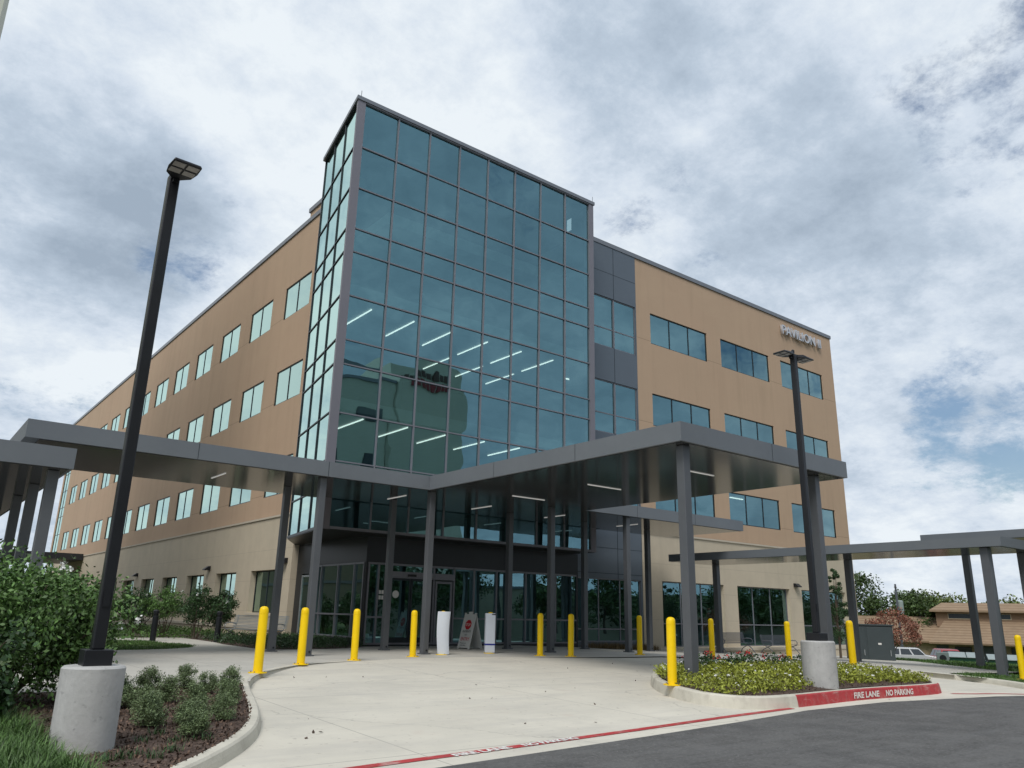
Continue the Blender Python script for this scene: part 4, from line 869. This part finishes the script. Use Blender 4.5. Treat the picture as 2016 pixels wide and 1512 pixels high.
# mulch chips and leaf litter
ch = scatter(mulch, 9000, W, lambda x, y: x > -10.2) + scatter(isl_in, 3500, I)
cs = np.array([(x, y, z + .012) for x, y, z in ch]); tag(leaves(cs, .05, aspect=.4, up=4).build('mulch_chips', mat('bark_chips', (.11, .07, .05), .9, var=.4, island=.7)), 'loose bark chips on the planting beds', 'mulch', kind='stuff')
lt_ = [(x, y, D(x, y) + .008) for x, y in [(random.uniform(-7.2, 8), random.uniform(-15.5, -6)) for _ in range(46)] if inside((x, y), drive) and not inside((x, y), island)] + [(-6.6 + random.random() * .6, -14.6 + random.random() * 1.5, -.24) for _ in range(8)]
tag(leaves(np.array(lt_), .055, aspect=.6, up=9).build('leaf_litter', mat('dry_leaf', (.07, .045, .03), .8, island=.5)), 'scattered dry leaves on the driveway', 'leaf litter', kind='stuff')

def tree(name, label, loc, h, rx, m, nl, ls, trunk=.12, z0=.25, group=None, nclump=40, cr=.26, conic=False, cat='tree', trm=None, asp=.55):
    t = thing(name, label, cat, loc, random.random() * 6, group); cen = []; rad = []
    for i in range(nclump):
        while True:
            p = Vector((random.uniform(-1, 1), random.uniform(-1, 1), random.uniform(-1, 1)))
            if .3 < p.length < 1: break
        zz = z0 * h + (p.z * .5 + .5) * h * (1 - z0) * .94; k = 1.0
        if conic: k = 1.15 - .95 * (zz / h)
        cen.append((p.x * rx * k * .85, p.y * rx * k * .85, zz)); rad.append(rx * cr * random.uniform(.55, 1.4) * (k if conic else 1))
    tr = MB(); top = Vector((random.uniform(-.1, .1) * rx, random.uniform(-.1, .1) * rx, h * .8)); tr.tube([(0, 0, -.4), (0.02, 0, h * .2), top * .55, top], [trunk * 1.25, trunk, trunk * .65, trunk * .2], 9)
    for i in range(0, min(nclump, 14)):
        c = Vector(cen[i]); b = top * random.uniform(.25, .6); b.z = min(b.z, c.z * .85); tr.tube([b, b.lerp(c, .5) + Vector((0, 0, .04 * h)), c], [trunk * .42, trunk * .28, trunk * .1], 6)
    tr.build('trunk', trm or BARK, t, smooth=True)
    leaves(clump_points(nl, cen, rad, .85), ls, aspect=asp).build('crown', m, t); return t
tree('young_tree', 'slim young tree on the bank at the right corner of the building', (24.2, -3.6, W(24.2, -3.6)), 4.3, 1.1, L_DK, 10000, .065, .05, .16, nclump=60, cr=.26, conic=True)
tree('crape_myrtle', 'rust-leaved small crape myrtle behind the cabinet at right', (29.3, -3.5, W(29.3, -3.5) - .2), 2.75, 1.7, L_RED, 3800, .10, .035, .22, nclump=46, cr=.2, cat='tree')
gt = 'trees behind the tile-roofed house'
def GZ(x, y): return D(x, y) - .06
for i, (x, y, h, rx, m, lab) in enumerate(((102.5, 39, 13.2, 5.2, L_TREE, 'tall dark tree behind the house, touching the building edge'), (105, 30.2, 10.2, 4.6, L_TREE, 'dark tree left of the utility pole behind the long roof'), (110, 30, 9.6, 5, L_TREE2, 'pale bushy tree right of the utility pole'), (112, 22, 8.6, 4.6, L_TREE2, 'pale bushy tree rising at the upper storey roof end'), (128, 22, 8.2, 4.6, L_TREE, 'distant tree over the middle of the upper roof'), (126, 12, 8.0, 4.4, L_TREE, 'distant tree over the right part of the upper roof'), (110, 5, 8.6, 4.2, L_TREE, 'tree at the right picture edge behind the house'), (118, 38, 10, 5, L_TREE, 'dark tree hidden beside the building corner'))):
    tree('background_tree', lab, (x, y, GZ(x, y)), h, rx, m, 11000, .40, .22, .06, gt, 60, .3)
tree('background_tree', 'orange-tinged tree beside the right end of the house', (92, 8.0, GZ(92, 8)), 4.6, 1.6, leafm('autumn_leaf', (.20, .13, .05)), 2600, .2, .1, .15, gt, 30, .3)
# far wood ring
cs = []; 
for k in range(2600):
    a = random.uniform(0, 6.283); 
    rr = random.uniform(235, 290); x, y = rr * math.cos(a), rr * math.sin(a); hgt = 5 + 3.5 * noise.noise((a * 9, 0, 0)) + random.uniform(-3.5, 0)
    z = D(x, y)
    for _ in range(9): cs.append((x + random.gauss(0, 3), y + random.gauss(0, 3), z + random.uniform(0, max(hgt, 2))))
tag(leaves(np.array(cs), 3.2, aspect=.8).build('far_wood', L_TREE), 'far-off wood along the horizon', 'wood', kind='stuff')

# ------------------------------------------------------------------ house
SHING = mat('tan_roof_shingle', (.26, .185, .12), .9, var=.18, scale=1.2, detail=8); joints(SHING, .32, 0, .07, (.15, .09, .05), axes=('z', 'x'))
HW = mat('warm_house_siding', (.26, .17, .11), .85); HS = mat('pale_stone_veneer', (.42, .33, .22), .9, var=.3, scale=2.5, bump=.5)
HG = mat('house_dark_glass', (.03, .04, .05), .15)
hs = thing('tile_roofed_house', 'low brown house with shingled roof and raised upper storey, far right', 'house', (98.0, 26.4, GZ(98, 26) - .05), math.atan2(15.98 - 26.03, 102.4 - 98.36))
# local +x along facade to the right, local +y away from camera
def hbox(name, a, m, par=None): b = MB(); b.box(*a); return b.build(name, m, par or hs)
hbox('wall', (-14, 14, 1.2, 9, 0, 2.9), HS)
rm = MB()
rm.add([(-14.6, .2, 2.55), (14.6, .2, 2.55), (14.6, .2, 2.8), (-14.6, .2, 2.8), (-14.6, 5.4, 5.85), (0, 5.4, 5.85), (0, 5.4, 5.85), (14.6, 5.4, 5.85), (14.6, 10, 2.8), (-14.6, 10, 2.8), (-14.6, 10, 2.55), (14.6, 10, 2.55)],
       [(0, 1, 2, 3), (3, 2, 7, 4), (4, 7, 8, 9), (2, 8, 7), (3, 4, 9), (9, 8, 11, 10), (0, 10, 11, 1), (0, 3, 9, 10), (1, 11, 8, 2)])
rm.build('roof', SHING, hs)
rm = MB(); rm.add([(.2, -1.1, 2.5), (14.8, -1.1, 2.5), (14.8, -1.1, 2.72), (.2, -1.1, 2.72), (2.2, 3.3, 5.5), (14.8, 3.3, 5.5), (14.8, 5, 2.7), (.2, 5, 2.7)], [(0, 1, 2, 3), (3, 2, 5, 4), (3, 4, 7), (0, 3, 7), (2, 6, 5), (4, 5, 6, 7), (0, 7, 6, 1)]); rm.build('porch_roof', SHING, hs)
up_ = hbox('upper_storey', (1.2, 14.4, 3.1, 8, 4.6, 6.75), HW)
rm = MB(); rm.add([(.5, 2.3, 6.7), (15, 2.3, 6.7), (15, 9, 6.7), (.5, 9, 6.7), (2.0, 4.6, 7.72), (14, 4.6, 7.72), (14, 6.4, 7.72), (2.0, 6.4, 7.72), (.5, 2.3, 6.5), (15, 2.3, 6.5), (15, 9, 6.5), (.5, 9, 6.5)], [(0, 1, 5, 4), (1, 2, 6, 5), (2, 3, 7, 6), (3, 0, 4, 7), (4, 5, 6, 7), (8, 9, 1, 0), (9, 10, 2, 1), (10, 11, 3, 2), (11, 8, 0, 3), (8, 11, 10, 9)]); rm.build('upper_roof', SHING, hs)
for x0, x1 in ((2.6, 5.6), (7.4, 9.8), (12.6, 14.0)):
    w_ = hbox('window', (x0, x1, 3.04, 3.12, 5.6, 6.35), mat('cream_trim', (.5, .42, .3), .7)); hbox('pane', (x0 + .1, x1 - .1, 3.02, 3.05, 5.7, 6.28), HG, w_)
for x0 in (.9, 6.2): hbox('door', (x0, x0 + 1.4, 1.12, 1.22, 0, 2.3), mat('grey_door', (.10, .12, .14), .6))
for x0 in (3.0, -6, 9.2): w_ = hbox('window', (x0, x0 + 1.9, 1.12, 1.22, .8, 2.2), mat('dark_trim', (.07, .06, .05), .7)); hbox('pane', (x0 + .08, x0 + 1.82, 1.08, 1.13, .88, 2.12), HG, w_)
for x, lab in ((8.2, 'yellow-green bush by the right door of the house'), (3.6, 'green bush by the left door of the house')):
    p = Vector((98, 26.4, 0)) + Vector((x * math.cos(hs.rotation_euler.z), x * math.sin(hs.rotation_euler.z), 0)); shrub('house_shrub', lab, 'shrub', (p.x, p.y, GZ(p.x, p.y)), .9, .9, 1.5, 900, .16, L_TREE2, 20, 4, .05, 'bushes in front of the house')

# ------------------------------------------------------------------ vehicles
def car(label, loc, rz, colr, L_=4.7, Wd=1.85, Ht=1.7, kind='suv', plate=True):
    t = thing('parked_car', label, 'car', loc, rz); hw = Wd / 2
    if kind == 'suv': prof = [(-.5, .35), (-.5, .75), (-.485, 1.0), (-.46, 1.08), (-.40, Ht - .06), (-.34, Ht), (.08, Ht), (.14, Ht - .05), (.25, 1.1), (.44, .98), (.485, .85), (.5, .6), (.5, .35)]
    else: prof = [(-.5, .32), (-.5, .7), (-.48, .92), (-.36, .98), (-.27, Ht - .06), (-.2, Ht), (.06, Ht), (.12, Ht - .05), (.24, .96), (.43, .84), (.485, .74), (.5, .5), (.5, .32)]
    def hwid(z): return hw * (1 if z < .95 else 1 - .24 * (z - .95) / (Ht - .95))
    n = len(prof); vs = [(x * L_, s * hwid(z), z) for s in (-1, 1) for x, z in prof]
    b = MB(); b.add(vs, [tuple(range(n)), tuple(range(2 * n - 1, n - 1, -1))] + [(i, (i + 1) % n, n + (i + 1) % n, n + i) for i in range(n)])
    PAINT = mat('car_paint_' + str(len(bpy.data.materials)), colr, .25, .1, var=.02, spec=.7); bo = b.build('body', PAINT, t, bevel=.05)
    gi = MB(); i0, i1, i2, i3 = (3, 4, 7, 8)
    A, B, C_, D_ = prof[i0], prof[i1], prof[i2], prof[i3]
    for s in (-1, 1):
        P = lambda x, z: (x * L_, s * (hwid(z) + .012), z)
        zt_ = Ht - .1; zb_ = 1.1 if kind == 'suv' else 1.0
        for u0, u1 in ((.04, .34), (.38, .66), (.70, .97)):
            xb0 = A[0] + (D_[0] - A[0]) * u0; xb1 = A[0] + (D_[0] - A[0]) * u1; xt0 = B[0] + (C_[0] - B[0]) * u0; xt1 = B[0] + (C_[0] - B[0]) * u1; gi.quad(P(xb0, zb_), P(xb1, zb_), P(xt1, zt_), P(xt0, zt_))
    def endg(p, q, sx):
        a = .12; b_ = .88; x0, z0 = p[0] + (q[0] - p[0]) * a, p[1] + (q[1] - p[1]) * a; x1, z1 = p[0] + (q[0] - p[0]) * b_, p[1] + (q[1] - p[1]) * b_
        gi.quad((x0 * L_ + sx * .02, -hwid(z0) * .88, z0 + .01), (x0 * L_ + sx * .02, hwid(z0) * .88, z0 + .01), (x1 * L_ + sx * .02, hwid(z1) * .88, z1 + .01), (x1 * L_ + sx * .02, -hwid(z1) * .88, z1 + .01))
    endg(prof[3], prof[4], -1); endg(prof[8], prof[7], 1); gi.build('window_glass', HG, t)
    for sx in (-.31, .31):
        for s in (-1, 1):
            w_ = MB(); w_.lathe([(.2, -.11), (.33, -.11), (.35, -.07), (.35, .07), (.33, .11), (.2, .11)], (0, 0, 0), 18); wo = w_.build('wheel', BLK, t, smooth=True); wo.rotation_euler = (R(90), 0, 0); wo.location = (sx * L_, s * (hw - .08), .35)
            q_ = MB(); q_.lathe([(.2, -.10), (.2, .10)], (0, 0, 0), 12); q_.build('rim', STEELP, wo)
    RL = mat('tail_lamp_red', (.45, .01, .01), .2)
    for s in (-1, 1):
        q_ = MB(); q_.box(-.505 * L_, -.485 * L_, *sorted((s * hw * .7, s * hw * .97)), .85, 1.05); q_.build('tail_light', RL, t)
        q_ = MB(); q_.box(.475 * L_, .495 * L_, *sorted((s * hw * .6, s * hw * .93)), .68, .8); q_.build('headlight', WHT, t)
    q_ = MB(); q_.box(-.506 * L_, -.5 * L_, -.26, .26, .55, .68); q_.build('number_plate', WHT, t)
    q_ = MB(); q_.box(-.508 * L_, -.498 * L_, -hw * .9, hw * .9, .38, .46); q_.build('bumper_trim', STEELP, t)
    return t
car('white sport utility vehicle parked beyond the rust-leaved tree', (65.6, 13.1, GZ(65.4, 13) + .1), R(-62), (.5, .51, .53))
car('red sport utility vehicle parked tail-on, with red tail lights', (66.9, 10.75, GZ(66.9, 10) + .2), R(40), (.30, .01, .015))
car('silver sedan parked behind the green dumpster', (70.5, 6.0, GZ(70.5, 6) - .05), R(30), (.25, .30, .36), Ht=1.45, kind='sedan')
car('dark sedan seen between the last canopy column and the edge bollard', (47.5, -5.6, GZ(47.5, -5.6) - .05), R(150), (.02, .025, .05), Ht=1.4, kind='sedan')
car('grey sedan parked beyond the dark sedan at the right edge', (74, 1.5, GZ(74, 1.5) - .05), R(40), (.2, .22, .24), Ht=1.45, kind='sedan')
GRN = mat('dumpster_green', (.012, .055, .035), .5, var=.2); LIDM = mat('pale_plastic_lid', (.28, .33, .32), .5)
dm = thing('dumpster', 'dark green dumpster with a pale sloped lid, left of the two', 'dumpster', (46.35, .25, GZ(46, .9) - .12), R(-65), 'green dumpsters')
mb = MB(); mb.add([(-.95, -.6, 0), (.95, -.6, 0), (.95, .6, 0), (-.95, .6, 0), (-1.0, -.75, .75), (1.0, -.75, .75), (1.0, .75, 1.0), (-1.0, .75, 1.0)], [(0, 3, 2, 1), (4, 5, 6, 7), (0, 1, 5, 4), (1, 2, 6, 5), (2, 3, 7, 6), (3, 0, 4, 7)]); mb.build('bin', GRN, dm)
for x0 in (-1.02, .02):
    mb = MB(); mb.add([(x0, -.8, .77), (x0 + .98, -.8, .77), (x0 + .98, .8, 1.03), (x0, .8, 1.03), (x0, -.8, .80), (x0 + .98, -.8, .80), (x0 + .98, .8, 1.07), (x0, .8, 1.07)], [(0, 3, 2, 1), (4, 5, 6, 7), (0, 1, 5, 4), (1, 2, 6, 5), (2, 3, 7, 6), (3, 0, 4, 7)]); mb.build('lid', LIDM, dm)
for s in (-1, 1): mb = MB(); mb.box(*sorted((s * 1.0, s * 1.08)), -.4, .4, .5, .62); mb.build('fork_pocket', GRN, dm)
dup(dm, (47.3, -1.75, GZ(47, -1.1) - .12), R(-65), 'dark green dumpster with a pale sloped lid, right of the two')
rb = thing('grey_bin', 'small grey bin with a round dark opening beside the dumpsters', 'bin', (44.1, .75, GZ(44.1, .7) - .1), R(-65)); mb = MB(); mb.box(-.35, .35, -.3, .3, 0, .95); mb.build('bin_body', mat('grey_plastic', (.16, .2, .2), .6), rb, bevel=.03)
mb = MB(); mb.lathe([(.001, 0), (.2, 0), (.2, .01), (.001, .01)], (0, 0, 0), 16); o = mb.build('opening', BLK, rb); o.rotation_euler = (R(90), 0, 0); o.location = (0, -.305, .6)
up = thing('utility_pole', 'utility pole with a pale transformer can behind the long roof', 'utility pole', (76, 19.0, GZ(76, 19)), R(20))
mb = MB(); mb.lathe([(.15, 0), (.10, 8.7)], (0, 0, 0), 10); mb.build('pole', STEEL, up); mb = MB(); mb.lathe([(.28, 5.6), (.3, 5.7), (.3, 6.9), (.2, 7.0)], (.4, -.25, 0), 14); mb.build('transformer', LIDM, up); mb = MB(); mb.box(-.7, .7, -.06, .06, 8.3, 8.4); mb.build('crossarm', BARK, up)

# ------------------------------------------------------------------ neighbouring buildings (seen at the top-left edge and reflected in the glass)
GRNW = mat('pale_hospital_render', (.62, .62, .52), .9, var=.04, scale=.2)
hp = thing('hospital_block', 'tall pale hospital block across the road, mirrored in the tower glass', 'building', (0, 0, 0))
mb = MB(); mb.box(-30, 35.9, -86, -60, -1, 28.8); mb.build('wall', GRNW, hp); mb = MB(); mb.box(-30.2, 35.9, -86.2, -59.8, 28.8, 29.3); mb.build('coping', COP, hp)
tw_ = MB(); pr_ = []
for k in range(0, 13): a = -R(90) + R(180) * k / 12; pr_.append((44 + 6 * math.cos(a), -66 + 6 * math.sin(a)))
tw_.prism([(36, -80), (36, -59.6), (44, -59.6)] + [(44 + 6 * math.sin(R(15 * k)), -65.6 + 6 * math.cos(R(15 * k))) for k in range(1, 7)] + [(50, -80)], -1, 32.4); tw_.build('round_tower', GRNW, hp)
for x in (14, 20, 26, 31.5):
    for z in (4, 10, 16.2, 22.6):
        wmb = MB(); wmb.box(x, x + 2.6, -60.02, -59.93, z, z + 2.6); wo = wmb.build('window', DFRAME, hp); gm = MB(); gm.box(x + .12, x + 2.48, -59.93, -59.9, z + .12, z + 2.48); gm.build('pane', HG, wo)
sgm = MB(); 
for k in range(11): sgm.box(45.2 - k * .78 - .55, 45.2 - k * .78, -59.5, -59.35, 29.9 + .1 * (k % 3), 30.9 + .1 * (k % 2))
sgm.build('roof_sign', mat('sign_brown', (.10, .05, .04), .6), hp); sgm = MB()
for k in range(10): sgm.box(44.6 - k * .74 - .5, 44.6 - k * .74, -59.5, -59.35, 28.7, 29.5 + .1 * (k % 2))
sgm.build('roof_sign', mat('sign_red_letters', (.30, .02, .03), .6), hp)
nb = thing('neighbour_tower', 'edge of a tall beige building at the top-left picture corner', 'building', (0, 0, 0))
mb = MB(); mb.box(-34, -11.25, 6.3, 26, 11.2, 34); mb.build('wall', GRNW, nb); mb = MB(); mb.box(-33, -13.5, 8, 24, -1, 11.2); mb.build('lower_wall', GRNW, nb)
for i, (x, y, h, rx, lab) in enumerate(((9, -46, 6.4, 3.6, 'leafy tree across the road, nearest the hospital block'),) + tuple((19 + 11.5 * k, -47 - (k % 3) * 2.5, 6.4 + (k * 37 % 5) * .5, 5.2 + .4 * (k % 2), 'leafy roadside tree in the row mirrored in the ground-floor glass') for k in range(12))):
    tree('roadside_tree', lab, (x, y, -.6), h, rx, L_TREE, 4000, .45, .2, .08, 'trees across the road', 34, .3)

lb_ = thing('roadside_block', 'long low beige block behind the roadside trees, mirrored in the ground-floor glass', 'building')
mb = MB(); mb.box(2, 165, -62.0, -56, -3, 4.2); mb.build('wall', mat('beige_block', (.40, .36, .27), .9), lb_); mb = MB(); mb.box(1.8, 165.2, -56.1, -55.8, 4.2, 4.5); mb.build('coping', COP, lb_)
wb_ = thing('west_block', 'low brown block across the lawn, mirrored in the left entrance glass', 'building')
mb = MB(); mb.box(-32, -25, 10, 84, -1, 7.6); mb.build('wall', mat('brown_block', (.16, .14, .10), .9), wb_); mb = MB(); mb.box(-25.05, -24.9, 10, 84, 4.0, 4.3); mb.build('band', DPANEL, wb_)
